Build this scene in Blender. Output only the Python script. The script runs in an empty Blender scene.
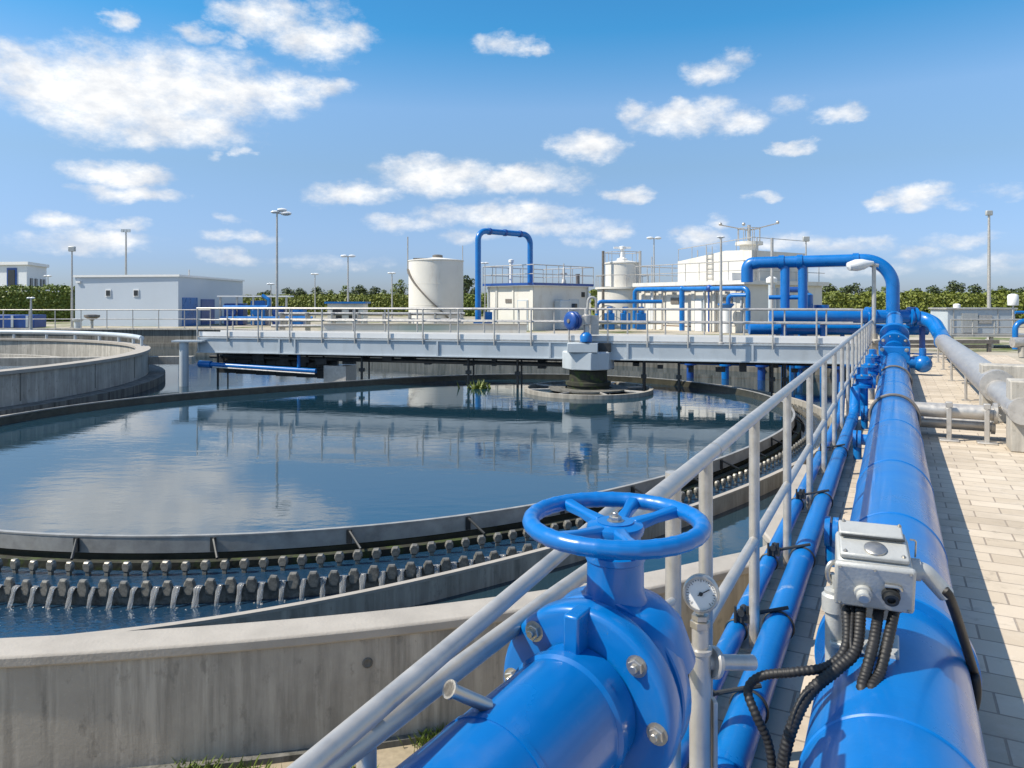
import bpy, bmesh, math, random
from mathutils import Vector, Matrix
from mathutils.geometry import tessellate_polygon
random.seed(7)
SC = bpy.context.scene
COL = SC.collection
V = Vector
PI = math.pi
F = 740.0; HZ = 302.0; ZC = 1.6
DX, DY = 0.459, 0.8884           # walkway direction
NX, NY = 0.8884, -0.459          # to the right of it

def at(u, v, Y):
    return V((Y*(u-512)/F, Y, ZC - Y*(v-HZ)/F))
def P(s, t, z=0.0):
    return V((s*NX + t*DX, s*NY + t*DY, z))
def tY(s, Y):
    return (Y - s*NY)/DY
def PY(s, Y, z=0.0):
    return P(s, tY(s, Y), z)

# ------------------------------------------------------------------ materials
MATS = {}
def nt(m):
    return m.node_tree.nodes, m.node_tree.links
def mat(name, col, rough=0.5, metal=0.0, var=0.25, vscale=3.0, bump=0.0, bscale=40.0, coat=0.0,
        tint=None, tscale=1.2, tamt=0.0, tlo=0.5, thi=0.65, stretch=None, ior=None, rvar=0.0, spots=None):
    m = bpy.data.materials.new(name); m.use_nodes = True
    n, l = nt(m); b = n['Principled BSDF']
    b.inputs['Roughness'].default_value = rough; b.inputs['Metallic'].default_value = metal
    b.inputs['Coat Weight'].default_value = coat; b.inputs['Coat Roughness'].default_value = 0.05
    if ior: b.inputs['IOR'].default_value = ior
    tc = n.new('ShaderNodeTexCoord')
    co = tc.outputs['Object']
    if stretch:
        mp = n.new('ShaderNodeMapping'); mp.inputs['Scale'].default_value = stretch
        l.new(co, mp.inputs['Vector']); cs = mp.outputs['Vector']
    else: cs = co
    nz = n.new('ShaderNodeTexNoise'); nz.inputs['Scale'].default_value = vscale; nz.inputs['Detail'].default_value = 6
    nz.inputs['Roughness'].default_value = 0.62
    l.new(co, nz.inputs['Vector'])
    mr = n.new('ShaderNodeMapRange'); mr.inputs['From Min'].default_value = 0.3; mr.inputs['From Max'].default_value = 0.7
    mr.inputs['To Min'].default_value = 1-var; mr.inputs['To Max'].default_value = 1+var
    l.new(nz.outputs['Fac'], mr.inputs['Value'])
    mx = n.new('ShaderNodeMix'); mx.data_type = 'RGBA'; mx.blend_type = 'MULTIPLY'; mx.inputs['Factor'].default_value = 1
    mx.inputs['A'].default_value = (*col, 1); l.new(mr.outputs['Result'], mx.inputs['B'])
    out = mx.outputs['Result']
    if tint:
        n2 = n.new('ShaderNodeTexNoise'); n2.inputs['Scale'].default_value = tscale; n2.inputs['Detail'].default_value = 8
        n2.inputs['Roughness'].default_value = 0.7
        l.new(cs, n2.inputs['Vector'])
        r2 = n.new('ShaderNodeMapRange'); r2.inputs['From Min'].default_value = tlo; r2.inputs['From Max'].default_value = thi
        r2.inputs['To Max'].default_value = tamt
        l.new(n2.outputs['Fac'], r2.inputs['Value'])
        m2 = n.new('ShaderNodeMix'); m2.data_type = 'RGBA'; m2.inputs['B'].default_value = (*tint, 1)
        l.new(r2.outputs['Result'], m2.inputs['Factor']); l.new(out, m2.inputs['A']); out = m2.outputs['Result']
        m.node_tree.nodes.update()
    if spots:
        for (sc_, st_, lo_, hi_, am_, cl_) in spots:
            n4 = n.new('ShaderNodeTexNoise'); n4.inputs['Scale'].default_value = sc_; n4.inputs['Detail'].default_value = 9; n4.inputs['Roughness'].default_value = 0.7
            m4 = n.new('ShaderNodeMapping'); m4.inputs['Scale'].default_value = st_; l.new(co, m4.inputs['Vector']); l.new(m4.outputs['Vector'], n4.inputs['Vector'])
            r4 = n.new('ShaderNodeMapRange'); r4.inputs['From Min'].default_value = lo_; r4.inputs['From Max'].default_value = hi_; r4.inputs['To Max'].default_value = am_; l.new(n4.outputs['Fac'], r4.inputs['Value'])
            x4 = n.new('ShaderNodeMix'); x4.data_type = 'RGBA'; x4.inputs['B'].default_value = (*cl_, 1); l.new(r4.outputs['Result'], x4.inputs['Factor']); l.new(out, x4.inputs['A']); out = x4.outputs['Result']
    l.new(out, b.inputs['Base Color'])
    if rvar:
        r3 = n.new('ShaderNodeMapRange'); r3.inputs['From Min'].default_value = 0.3; r3.inputs['From Max'].default_value = 0.7
        r3.inputs['To Min'].default_value = max(0.02, rough-rvar); r3.inputs['To Max'].default_value = rough+rvar
        l.new(nz.outputs['Fac'], r3.inputs['Value']); l.new(r3.outputs['Result'], b.inputs['Roughness'])
    if bump:
        n3 = n.new('ShaderNodeTexNoise'); n3.inputs['Scale'].default_value = bscale; n3.inputs['Detail'].default_value = 5
        l.new(co, n3.inputs['Vector'])
        bp = n.new('ShaderNodeBump'); bp.inputs['Strength'].default_value = bump; bp.inputs['Distance'].default_value = 0.01
        l.new(n3.outputs['Fac'], bp.inputs['Height']); l.new(bp.outputs['Normal'], b.inputs['Normal'])
    MATS[name] = m
    return m

BLUE = mat('blue_paint', (0.0008, 0.138, 0.44), 0.32, 0, 0.14, 2.0, 0.05, 30, 0.22, tint=(0.12, 0.3, 0.6), tscale=9, tamt=0.3, tlo=0.6, thi=0.8, rvar=0.12,
   spots=[(4, (1, 1, 0.5), 0.56, 0.8, 0.22, (0.16, 0.2, 0.26)), (14, (1, 1, 0.35), 0.66, 0.74, 0.45, (0.10, 0.075, 0.05)), (1.3, (1, 1, 1), 0.45, 0.7, 0.35, (0.0006, 0.10, 0.36))])
BLUE_W = mat('worn_blue_paint', (0.0012, 0.138, 0.42), 0.36, 0, 0.15, 3.0, 0.1, 40, 0.12, tint=(0.33, 0.4, 0.48), tscale=7, tamt=0.6, tlo=0.6, thi=0.7, rvar=0.12)
BLUE_D = mat('dark_blue_paint', (0.006, 0.06, 0.27), 0.4, 0, 0.2, 4, 0.05, 40, 0.2)
GALV = mat('galvanised_steel', (0.5, 0.48, 0.45), 0.42, 0.5, 0.18, 14, 0.08, 60, tint=(0.34, 0.31, 0.27), tscale=7, tamt=0.45, tlo=0.5, thi=0.72, rvar=0.12)
STEEL = mat('bright_steel', (0.5, 0.48, 0.44), 0.38, 0.9, 0.12, 20, 0.04, 80, tint=(0.25, 0.16, 0.09), tscale=14, tamt=0.5, tlo=0.58, thi=0.7, rvar=0.1)
GREYP = mat('grey_painted_steel', (0.47, 0.52, 0.56), 0.45, 0.1, 0.07, 1.2, 0.04, 20, tint=(0.34, 0.37, 0.38), tscale=1.5, tamt=0.5, tlo=0.52, thi=0.75, stretch=(2.5, 2.5, 0.6), rvar=0.1)
GREYB = mat('grey_cast_aluminium', (0.44, 0.45, 0.44), 0.45, 0.25, 0.08, 9, 0.12, 90, tint=(0.24, 0.2, 0.15), tscale=12, tamt=0.45, tlo=0.6, thi=0.72)
DARK = mat('dark_metal', (0.035, 0.038, 0.04), 0.5, 0.3, 0.4, 6, 0.1, 40)
RUBBER = mat('black_rubber', (0.014, 0.014, 0.015), 0.55, 0, 0.3, 20, 0.05, 60)
STRAP = mat('weathered_strap', (0.2, 0.18, 0.16), 0.55, 0.4, 0.3, 12, 0.1, 50)
WHITEW = mat('white_render', (0.66, 0.64, 0.59), 0.7, 0, 0.05, 0.8, 0.05, 8, tint=(0.4, 0.32, 0.23), tscale=1.1, tamt=0.55, tlo=0.54, thi=0.78, stretch=(1.6, 1.6, 0.5))
WHITEB = mat('pale_cladding', (0.5, 0.56, 0.63), 0.5, 0.05, 0.03, 0.5, 0.0, tint=(0.5, 0.54, 0.58), tscale=0.6, tamt=0.5, tlo=0.45, thi=0.8, stretch=(1, 1, 0.2))
WHITEO = mat('white_cladding', (0.7, 0.73, 0.76), 0.5, 0.05, 0.03, 0.5)
PALECONC = mat('pale_concrete', (0.36, 0.33, 0.29), 0.85, 0, 0.12, 4, 0.25, 60, tint=(0.3, 0.27, 0.22), tscale=6, tamt=0.5, tlo=0.58, thi=0.75)
MOSS = mat('mossy_concrete', (0.025, 0.026, 0.018), 0.8, 0, 0.5, 8, 0.4, 25, tint=(0.05, 0.08, 0.012), tscale=5, tamt=0.8, tlo=0.5, thi=0.62)
BAFFLE = mat('stained_baffle_steel', (0.34, 0.335, 0.32), 0.55, 0.3, 0.25, 5, 0.1, 40, tint=(0.42, 0.4, 0.35), tscale=6, tamt=0.5, tlo=0.55, thi=0.7)
WEIRP = mat('weathered_weir_plate', (0.23, 0.22, 0.195), 0.42, 0.3, 0.45, 12, 0.2, 50, tint=(0.05, 0.042, 0.025), tscale=9, tamt=0.85, tlo=0.46, thi=0.66)
SLUDGE = mat('dark_basin', (0.05, 0.048, 0.035), 0.25, 0, 0.4, 4, 0.1, 10)
GLASSD = mat('dark_window_glass', (0.03, 0.035, 0.04), 0.1, 0, 0.2, 3)
DIAL = mat('gauge_dial_white', (0.75, 0.75, 0.73), 0.4, 0, 0.03, 10)
WHITEP = mat('white_plastic', (0.78, 0.78, 0.77), 0.4, 0, 0.04, 4)
LAMPG = mat('lamp_glass', (0.7, 0.72, 0.74), 0.2, 0, 0.05, 8)
BARK = mat('bark', (0.07, 0.05, 0.035), 0.9, 0, 0.3, 12)
RUST = mat('rusty_stain_steel', (0.2, 0.13, 0.08), 0.7, 0.3, 0.4, 10)

def leafmat(name, c1, c2):
    m = bpy.data.materials.new(name); m.use_nodes = True
    n, l = nt(m); b = n['Principled BSDF']; b.inputs['Roughness'].default_value = 0.6
    tc = n.new('ShaderNodeTexCoord'); nz = n.new('ShaderNodeTexNoise'); nz.inputs['Scale'].default_value = 1.7; nz.inputs['Detail'].default_value = 8
    nz.inputs['Roughness'].default_value = 0.75
    l.new(tc.outputs['Object'], nz.inputs['Vector'])
    r = n.new('ShaderNodeValToRGB'); r.color_ramp.elements[0].position = 0.35; r.color_ramp.elements[1].position = 0.65
    r.color_ramp.elements[0].color = (*c1, 1); r.color_ramp.elements[1].color = (*c2, 1)
    l.new(nz.outputs['Fac'], r.inputs['Fac']); l.new(r.outputs['Color'], b.inputs['Base Color'])
    b.inputs['Subsurface Weight'].default_value = 0.0
    return m
LEAF_D = leafmat('dark_foliage', (0.025, 0.045, 0.012), (0.075, 0.1, 0.025))
LEAF_M = leafmat('green_foliage', (0.06, 0.1, 0.012), (0.17, 0.21, 0.025))
LEAF_H = leafmat('hedge_foliage', (0.085, 0.115, 0.014), (0.2, 0.225, 0.03))
GRASSM = leafmat('grass_blades', (0.08, 0.13, 0.015), (0.2, 0.24, 0.04))

def concrete(name, base, streak=(0.16, 0.15, 0.13), samt=0.55):
    m = bpy.data.materials.new(name); m.use_nodes = True
    n, l = nt(m); b = n['Principled BSDF']; b.inputs['Roughness'].default_value = 0.85
    tc = n.new('ShaderNodeTexCoord'); co = tc.outputs['Object']
    def noise(scale, stretch=None, det=8, ro=0.65):
        z = n.new('ShaderNodeTexNoise'); z.inputs['Scale'].default_value = scale; z.inputs['Detail'].default_value = det; z.inputs['Roughness'].default_value = ro
        if stretch:
            mp = n.new('ShaderNodeMapping'); mp.inputs['Scale'].default_value = stretch; l.new(co, mp.inputs['Vector']); l.new(mp.outputs['Vector'], z.inputs['Vector'])
        else: l.new(co, z.inputs['Vector'])
        return z.outputs['Fac']
    def ramp(f, a, bb, lo=0.0, hi=1.0):
        r = n.new('ShaderNodeMapRange'); r.inputs['From Min'].default_value = a; r.inputs['From Max'].default_value = bb
        r.inputs['To Min'].default_value = lo; r.inputs['To Max'].default_value = hi; l.new(f, r.inputs['Value']); return r.outputs['Result']
    def mix(a, col, f):
        x = n.new('ShaderNodeMix'); x.data_type = 'RGBA'; l.new(f, x.inputs['Factor'])
        if isinstance(a, tuple): x.inputs['A'].default_value = (*a, 1)
        else: l.new(a, x.inputs['A'])
        x.inputs['B'].default_value = (*col, 1); return x.outputs['Result']
    c = mix(base, tuple(k*0.72 for k in base), ramp(noise(1.3), 0.35, 0.7))
    c = mix(c, tuple(min(1, k*1.28) for k in base), ramp(noise(3.1, (1, 1, 0.6)), 0.5, 0.75, 0, 0.7))
    c = mix(c, streak, ramp(noise(2.2, (3.2, 3.2, 0.22)), 0.46, 0.64, 0, samt*1.3))
    c = mix(c, tuple(min(1, k*1.35) for k in base), ramp(noise(3.4, (2.2, 2.2, 0.16)), 0.5, 0.66, 0, 0.8))
    c = mix(c, tuple(k*0.5 for k in base), ramp(noise(1.0, (7, 7, 0.12)), 0.6, 0.75, 0, 0.5))
    c = mix(c, tuple(k*0.45 for k in base), ramp(noise(9, (1.6, 1.6, 0.8)), 0.57, 0.68, 0, 0.6))
    c = mix(c, tuple(k*1.4 for k in base), ramp(noise(60), 0.6, 0.75, 0, 0.35))
    l.new(c, b.inputs['Base Color'])
    bp = n.new('ShaderNodeBump'); bp.inputs['Strength'].default_value = 0.3; bp.inputs['Distance'].default_value = 0.008
    l.new(noise(45), bp.inputs['Height']); l.new(bp.outputs['Normal'], b.inputs['Normal'])
    return m
CONC = concrete('stained_concrete', (0.36, 0.335, 0.29))
CONC_L = concrete('light_concrete', (0.42, 0.395, 0.35), samt=0.35)
CONC_D = concrete('wet_dark_concrete', (0.16, 0.155, 0.14), (0.04, 0.04, 0.03), 0.7)

def watermat(name, base, scale, strength, stretch=(1, 1, 1), rough=0.03, ior=1.9, scale2=0.0, s2=0.0):
    m = bpy.data.materials.new(name); m.use_nodes = True
    n, l = nt(m); b = n['Principled BSDF']
    b.inputs['Base Color'].default_value = (*base, 1); b.inputs['Roughness'].default_value = rough; b.inputs['IOR'].default_value = ior
    tc = n.new('ShaderNodeTexCoord'); mp = n.new('ShaderNodeMapping'); mp.inputs['Scale'].default_value = stretch
    l.new(tc.outputs['Object'], mp.inputs['Vector'])
    z = n.new('ShaderNodeTexNoise'); z.inputs['Scale'].default_value = scale; z.inputs['Detail'].default_value = 4; z.inputs['Roughness'].default_value = 0.5
    l.new(mp.outputs['Vector'], z.inputs['Vector'])
    # calm and ruffled patches
    z2 = n.new('ShaderNodeTexNoise'); z2.inputs['Scale'].default_value = 0.35; z2.inputs['Detail'].default_value = 3
    l.new(tc.outputs['Object'], z2.inputs['Vector'])
    r = n.new('ShaderNodeMapRange'); r.inputs['From Min'].default_value = 0.35; r.inputs['From Max'].default_value = 0.65; r.inputs['To Min'].default_value = 0.25; r.inputs['To Max'].default_value = 1.0
    l.new(z2.outputs['Fac'], r.inputs['Value'])
    mu = n.new('ShaderNodeMath'); mu.operation = 'MULTIPLY'; mu.inputs[1].default_value = strength; l.new(r.outputs['Result'], mu.inputs[0])
    bp = n.new('ShaderNodeBump'); bp.inputs['Distance'].default_value = 0.05
    l.new(mu.outputs[0], bp.inputs['Strength']); l.new(z.outputs['Fac'], bp.inputs['Height'])
    nrm = bp.outputs['Normal']
    if scale2:
        z3 = n.new('ShaderNodeTexNoise'); z3.inputs['Scale'].default_value = scale2; z3.inputs['Detail'].default_value = 5
        l.new(tc.outputs['Object'], z3.inputs['Vector'])
        b2 = n.new('ShaderNodeBump'); b2.inputs['Distance'].default_value = 0.02; b2.inputs['Strength'].default_value = s2
        l.new(z3.outputs['Fac'], b2.inputs['Height']); l.new(nrm, b2.inputs['Normal']); nrm = b2.outputs['Normal']
    l.new(nrm, b.inputs['Normal'])
    return m
WATER = watermat('still_water', (0.008, 0.032, 0.05), 2.6, 0.085, (0.6, 1.4, 1), 0.035, 3.1, 11, 0.02)
WATER_M = watermat('basin_water', (0.014, 0.035, 0.05), 2.5, 0.07, (0.7, 1.2, 1), 0.05, 1.7, 9, 0.05)
WATER_L = watermat('launder_water', (0.01, 0.035, 0.07), 5.0, 0.35, (1, 1, 1), 0.05, 1.7, 18, 0.4)

def jetmat():
    m = bpy.data.materials.new('falling_water'); m.use_nodes = True
    n, l = nt(m); b = n['Principled BSDF']
    b.inputs['Base Color'].default_value = (0.92, 0.94, 0.95, 1); b.inputs['Roughness'].default_value = 0.12
    b.inputs['Transmission Weight'].default_value = 0.78; b.inputs['IOR'].default_value = 1.33
    tc = n.new('ShaderNodeTexCoord'); mp = n.new('ShaderNodeMapping'); mp.inputs['Scale'].default_value = (60, 8, 8)
    z = n.new('ShaderNodeTexNoise'); z.inputs['Scale'].default_value = 1; z.inputs['Detail'].default_value = 4
    l.new(tc.outputs['Object'], mp.inputs['Vector']); l.new(mp.outputs['Vector'], z.inputs['Vector'])
    bp = n.new('ShaderNodeBump'); bp.inputs['Strength'].default_value = 0.9; bp.inputs['Distance'].default_value = 0.02
    l.new(z.outputs['Fac'], bp.inputs['Height']); l.new(bp.outputs['Normal'], b.inputs['Normal'])
    return m
JET = jetmat()

def pavemat():
    m = bpy.data.materials.new('paving_slabs'); m.use_nodes = True
    n, l = nt(m); b = n['Principled BSDF']; b.inputs['Roughness'].default_value = 0.85
    tc = n.new('ShaderNodeTexCoord'); co = tc.outputs['Object']
    br = n.new('ShaderNodeTexBrick'); br.inputs['Scale'].default_value = 1.0
    br.inputs['Brick Width'].default_value = 0.36; br.inputs['Row Height'].default_value = 0.18
    br.inputs['Mortar Size'].default_value = 0.006; br.inputs['Mortar Smooth'].default_value = 0.3; br.inputs['Bias'].default_value = 0.0
    br.inputs['Color1'].default_value = (0.47, 0.395, 0.30, 1); br.inputs['Color2'].default_value = (0.59, 0.51, 0.405, 1); br.inputs['Mortar'].default_value = (0.29, 0.24, 0.19, 1)
    l.new(co, br.inputs['Vector'])
    def noise(s, d=7):
        z = n.new('ShaderNodeTexNoise'); z.inputs['Scale'].default_value = s; z.inputs['Detail'].default_value = d; z.inputs['Roughness'].default_value = 0.65
        l.new(co, z.inputs['Vector']); return z.outputs['Fac']
    c = br.outputs['Color']
    for s, a, bb, amt, col in ((0.9, 0.5, 0.72, 0.6, (0.3, 0.25, 0.19)), (2.3, 0.56, 0.7, 0.4, (0.24, 0.2, 0.15)), (7, 0.58, 0.7, 0.5, (0.2, 0.17, 0.13)), (90, 0.58, 0.75, 0.4, (0.7, 0.64, 0.55)), (2.6, 0.52, 0.7, 0.35, (0.66, 0.6, 0.52))):
        r = n.new('ShaderNodeMapRange'); r.inputs['From Min'].default_value = a; r.inputs['From Max'].default_value = bb; r.inputs['To Max'].default_value = amt
        l.new(noise(s), r.inputs['Value'])
        x = n.new('ShaderNodeMix'); x.data_type = 'RGBA'; l.new(r.outputs['Result'], x.inputs['Factor']); l.new(c, x.inputs['A']); x.inputs['B'].default_value = (*col, 1)
        c = x.outputs['Result']
    l.new(c, b.inputs['Base Color'])
    bp = n.new('ShaderNodeBump'); bp.inputs['Strength'].default_value = 0.5; bp.inputs['Distance'].default_value = 0.006
    inv = n.new('ShaderNodeMath'); inv.operation = 'SUBTRACT'; inv.inputs[0].default_value = 1; l.new(br.outputs['Fac'], inv.inputs[1])
    l.new(inv.outputs[0], bp.inputs['Height'])
    b2 = n.new('ShaderNodeBump'); b2.inputs['Strength'].default_value = 0.2; b2.inputs['Distance'].default_value = 0.005
    l.new(noise(70), b2.inputs['Height']); l.new(bp.outputs['Normal'], b2.inputs['Normal']); l.new(b2.outputs['Normal'], b.inputs['Normal'])
    return m
PAVE = pavemat()

def groundmat(name, c1, c2, c3):
    m = bpy.data.materials.new(name); m.use_nodes = True
    n, l = nt(m); b = n['Principled BSDF']; b.inputs['Roughness'].default_value = 0.95
    tc = n.new('ShaderNodeTexCoord'); co = tc.outputs['Object']
    z = n.new('ShaderNodeTexNoise'); z.inputs['Scale'].default_value = 0.25; z.inputs['Detail'].default_value = 10; z.inputs['Roughness'].default_value = 0.65
    l.new(co, z.inputs['Vector'])
    r = n.new('ShaderNodeValToRGB'); e = r.color_ramp.elements
    e[0].position = 0.4; e[0].color = (*c1, 1); e[1].position = 0.62; e[1].color = (*c3, 1)
    k = e.new(0.5); k.color = (*c2, 1)
    l.new(z.outputs['Fac'], r.inputs['Fac'])
    z2 = n.new('ShaderNodeTexNoise'); z2.inputs['Scale'].default_value = 30; z2.inputs['Detail'].default_value = 5; l.new(co, z2.inputs['Vector'])
    mr = n.new('ShaderNodeMapRange'); mr.inputs['To Min'].default_value = 0.6; mr.inputs['To Max'].default_value = 1.4; l.new(z2.outputs['Fac'], mr.inputs['Value'])
    x = n.new('ShaderNodeMix'); x.data_type = 'RGBA'; x.blend_type = 'MULTIPLY'; x.inputs['Factor'].default_value = 1
    l.new(r.outputs['Color'], x.inputs['A']); l.new(mr.outputs['Result'], x.inputs['B']); l.new(x.outputs['Result'], b.inputs['Base Color'])
    return m
GROUND = groundmat('yard_ground', (0.1, 0.13, 0.03), (0.36, 0.32, 0.25), (0.42, 0.38, 0.31))
SOIL = groundmat('bare_verge', (0.07, 0.1, 0.02), (0.3, 0.25, 0.17), (0.36, 0.3, 0.22))
LAWN = groundmat('lawn', (0.1, 0.15, 0.02), (0.14, 0.19, 0.03), (0.18, 0.22, 0.04))

# ------------------------------------------------------------------ mesh builder
class MB:
    def __init__(s): s.v = []; s.f = []
    def add(s, vs, fs):
        b = len(s.v); s.v.extend(V(x) for x in vs); s.f.extend(tuple(b+i for i in f) for f in fs); return s
    def box(s, c, size, M=None, rz=0.0):
        hx, hy, hz = size[0]/2, size[1]/2, size[2]/2
        R = M if M is not None else Matrix.Rotation(rz, 3, 'Z')
        c = V(c)
        vs = [c + R @ V((x*hx, y*hy, z*hz)) for z in (-1, 1) for x, y in ((-1, -1), (1, -1), (1, 1), (-1, 1))]
        return s.add(vs, [(3, 2, 1, 0), (4, 5, 6, 7), (0, 1, 5, 4), (1, 2, 6, 5), (2, 3, 7, 6), (3, 0, 4, 7)])
    def tube(s, pts, r, seg=12, closed=False, cap=True, rf=None):
        pts = [V(p) for p in pts]; n = len(pts)
        if closed: T = [(pts[(i+1) % n]-pts[i-1]).normalized() for i in range(n)]
        else: T = [((pts[min(i+1, n-1)]-pts[max(i-1, 0)])).normalized() for i in range(n)]
        a = V((0, 0, 1)) if abs(T[0].z) < 0.9 else V((1, 0, 0))
        N = (a - T[0]*a.dot(T[0])).normalized(); rings = []
        b0 = len(s.v)
        for i in range(n):
            N = (N - T[i]*N.dot(T[i])).normalized(); B = T[i].cross(N)
            rr = rf(i) if rf else (r[i] if isinstance(r, (list, tuple)) else r)
            for k in range(seg):
                an = 2*PI*k/seg
                s.v.append(pts[i] + (N*math.cos(an)+B*math.sin(an))*rr)
        m = n if closed else n-1
        for i in range(m):
            i2 = (i+1) % n
            for k in range(seg):
                k2 = (k+1) % seg
                s.f.append((b0+i*seg+k, b0+i*seg+k2, b0+i2*seg+k2, b0+i2*seg+k))
        if cap and not closed:
            s.f.append(tuple(b0+k for k in reversed(range(seg)))); s.f.append(tuple(b0+(n-1)*seg+k for k in range(seg)))
        return s
    def cyl(s, p, q, r, seg=20, r2=None):
        return s.tube([p, q], [r, r if r2 is None else r2], seg)
    def lathe(s, prof, c, axis=(0, 0, 1), seg=28, xref=None):
        ax = V(axis).normalized(); a = V((0, 0, 1)) if abs(ax.z) < 0.9 else V((1, 0, 0))
        N = (a-ax*a.dot(ax)).normalized(); B = ax.cross(N); c = V(c); b0 = len(s.v); n = len(prof)
        for r, h in prof:
            for k in range(seg):
                an = 2*PI*k/seg; s.v.append(c+ax*h+(N*math.cos(an)+B*math.sin(an))*max(r, 1e-5))
        for i in range(n-1):
            for k in range(seg):
                k2 = (k+1) % seg; s.f.append((b0+i*seg+k, b0+i*seg+k2, b0+(i+1)*seg+k2, b0+(i+1)*seg+k))
        if prof[0][0] > 1e-4: s.f.append(tuple(b0+k for k in reversed(range(seg))))
        if prof[-1][0] > 1e-4: s.f.append(tuple(b0+(n-1)*seg+k for k in range(seg)))
        return s
    def prism(s, poly, z0, z1):
        n = len(poly); a = sum(poly[i][0]*poly[(i+1) % n][1]-poly[(i+1) % n][0]*poly[i][1] for i in range(n))
        if a < 0: poly = list(reversed(poly))
        b0 = len(s.v)
        s.v.extend(V((p[0], p[1], z0)) for p in poly); s.v.extend(V((p[0], p[1], z1)) for p in poly)
        tri = tessellate_polygon([[V((p[0], p[1], 0)) for p in poly]])
        for t in tri:
            x, y, z = (V((*poly[i], 0)) if len(poly[i]) == 2 else V(poly[i]) for i in t)
            up = (y-x).cross(z-x).z > 0
            t = t if up else tuple(reversed(t))
            s.f.append(tuple(b0+n+i for i in t)); s.f.append(tuple(b0+i for i in reversed(t)))
        for i in range(n):
            j = (i+1) % n; s.f.append((b0+i, b0+j, b0+n+j, b0+n+i))
        return s
    def band(s, inner, outer, z0, z1, closed=True):
        n = len(inner); b0 = len(s.v)
        for (a, b) in zip(inner, outer):
            s.v += [V((a[0], a[1], z0)), V((b[0], b[1], z0)), V((b[0], b[1], z1)), V((a[0], a[1], z1))]
        for i in range(n if closed else n-1):
            j = (i+1) % n
            for k in range(4):
                k2 = (k+1) % 4
                s.f.append((b0+4*i+k, b0+4*i+k2, b0+4*j+k2, b0+4*j+k))
        if not closed:
            s.f.append((b0, b0+1, b0+2, b0+3)); e = b0+4*(n-1); s.f.append((e+3, e+2, e+1, e))
        return s
    def sheet(s, inner, outer, z):
        n = len(inner); b0 = len(s.v)
        for a, b in zip(inner, outer): s.v += [V((a[0], a[1], z)), V((b[0], b[1], z))]
        for i in range(n):
            j = (i+1) % n; s.f.append((b0+2*i, b0+2*i+1, b0+2*j+1, b0+2*j))
        return s
    def sphere(s, c, r, seg=16, rings=9, sz=1.0):
        pr = [(r*math.sin(PI*i/rings), -r*sz*math.cos(PI*i/rings)) for i in range(rings+1)]
        return s.lathe(pr, c, (0, 0, 1), seg)
    def poly(s, loops, z):
        L = [[V((p[0], p[1], 0)) for p in lp] for lp in loops]; flat = [p for lp in L for p in lp]
        b0 = len(s.v); s.v.extend(V((p.x, p.y, z)) for p in flat)
        for t in tessellate_polygon(L):
            x, y, w = (flat[i] for i in t)
            t = t if (y-x).cross(w-x).z > 0 else tuple(reversed(t))
            s.f.append(tuple(b0+i for i in t))
        return s
    def mesh(s, name, m, smooth=38, off=None, fix=True):
        me = bpy.data.meshes.new(name)
        vs = s.v if off is None else [off @ x for x in s.v]
        me.from_pydata([tuple(x) for x in vs], [], s.f)
        if fix:
            b = bmesh.new(); b.from_mesh(me); bmesh.ops.recalc_face_normals(b, faces=b.faces); b.to_mesh(me); b.free()
        for mm in (m if isinstance(m, (list, tuple)) else [m]): me.materials.append(mm)
        if smooth:
            me.shade_smooth(); me.set_sharp_from_angle(angle=math.radians(smooth))
        me.update(); return me
    def base(s):
        xs = [p.x for p in s.v]; ys = [p.y for p in s.v]; zs = [p.z for p in s.v]
        return V(((min(xs)+max(xs))/2, (min(ys)+max(ys))/2, min(zs)))

W = {}
def tag(o, label=None, cat=None, group=None, kind=None):
    if label: o['label'] = label
    if cat: o['category'] = cat
    if group: o['group'] = group
    if kind: o['kind'] = kind
    return o
def thing(name, loc, label, cat, group=None, rz=0.0):
    o = bpy.data.objects.new(name, None); COL.objects.link(o); o.location = loc; o.rotation_euler = (0, 0, rz)
    o.empty_display_size = 0.1
    W[o] = Matrix.Translation(V(loc)) @ Matrix.Rotation(rz, 4, 'Z')
    return tag(o, label, cat, group)
def obj(name, mb, m, parent=None, smooth=38, bevel=0.0, fix=True, local=False):
    if parent is not None:
        M = W[parent]; me = mb.mesh(name, m, smooth, None if local else M.inverted(), fix)
        o = bpy.data.objects.new(name, me); COL.objects.link(o); o.parent = parent; W[o] = M.copy()
    else:
        L = mb.base(); me = mb.mesh(name, m, smooth, Matrix.Translation(-L), fix)
        o = bpy.data.objects.new(name, me); COL.objects.link(o); o.location = L; W[o] = Matrix.Translation(L)
    if bevel:
        bv = o.modifiers.new('bevel', 'BEVEL'); bv.width = bevel; bv.segments = 2; bv.limit_method = 'ANGLE'; bv.angle_limit = math.radians(40)
    return o
def inst(name, me, M, parent=None):
    o = bpy.data.objects.new(name, me); COL.objects.link(o)
    if parent is not None:
        o.parent = parent; o.matrix_basis = W[parent].inverted() @ M
    else: o.matrix_basis = M
    W[o] = M.copy(); return o
def struct(name, mb, m, smooth=38, fix=True):
    o = obj(name, mb, m, None, smooth, fix=fix); o['kind'] = 'structure'; return o
def frame(p, zax, xax=None):
    z = V(zax).normalized(); x = V(xax) if xax is not None else (V((0, 0, 1)) if abs(z.z) < 0.9 else V((1, 0, 0)))
    x = (x-z*x.dot(z)).normalized(); y = z.cross(x)
    M = Matrix((x, y, z)).transposed().to_4x4(); M.translation = V(p); return M
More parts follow.
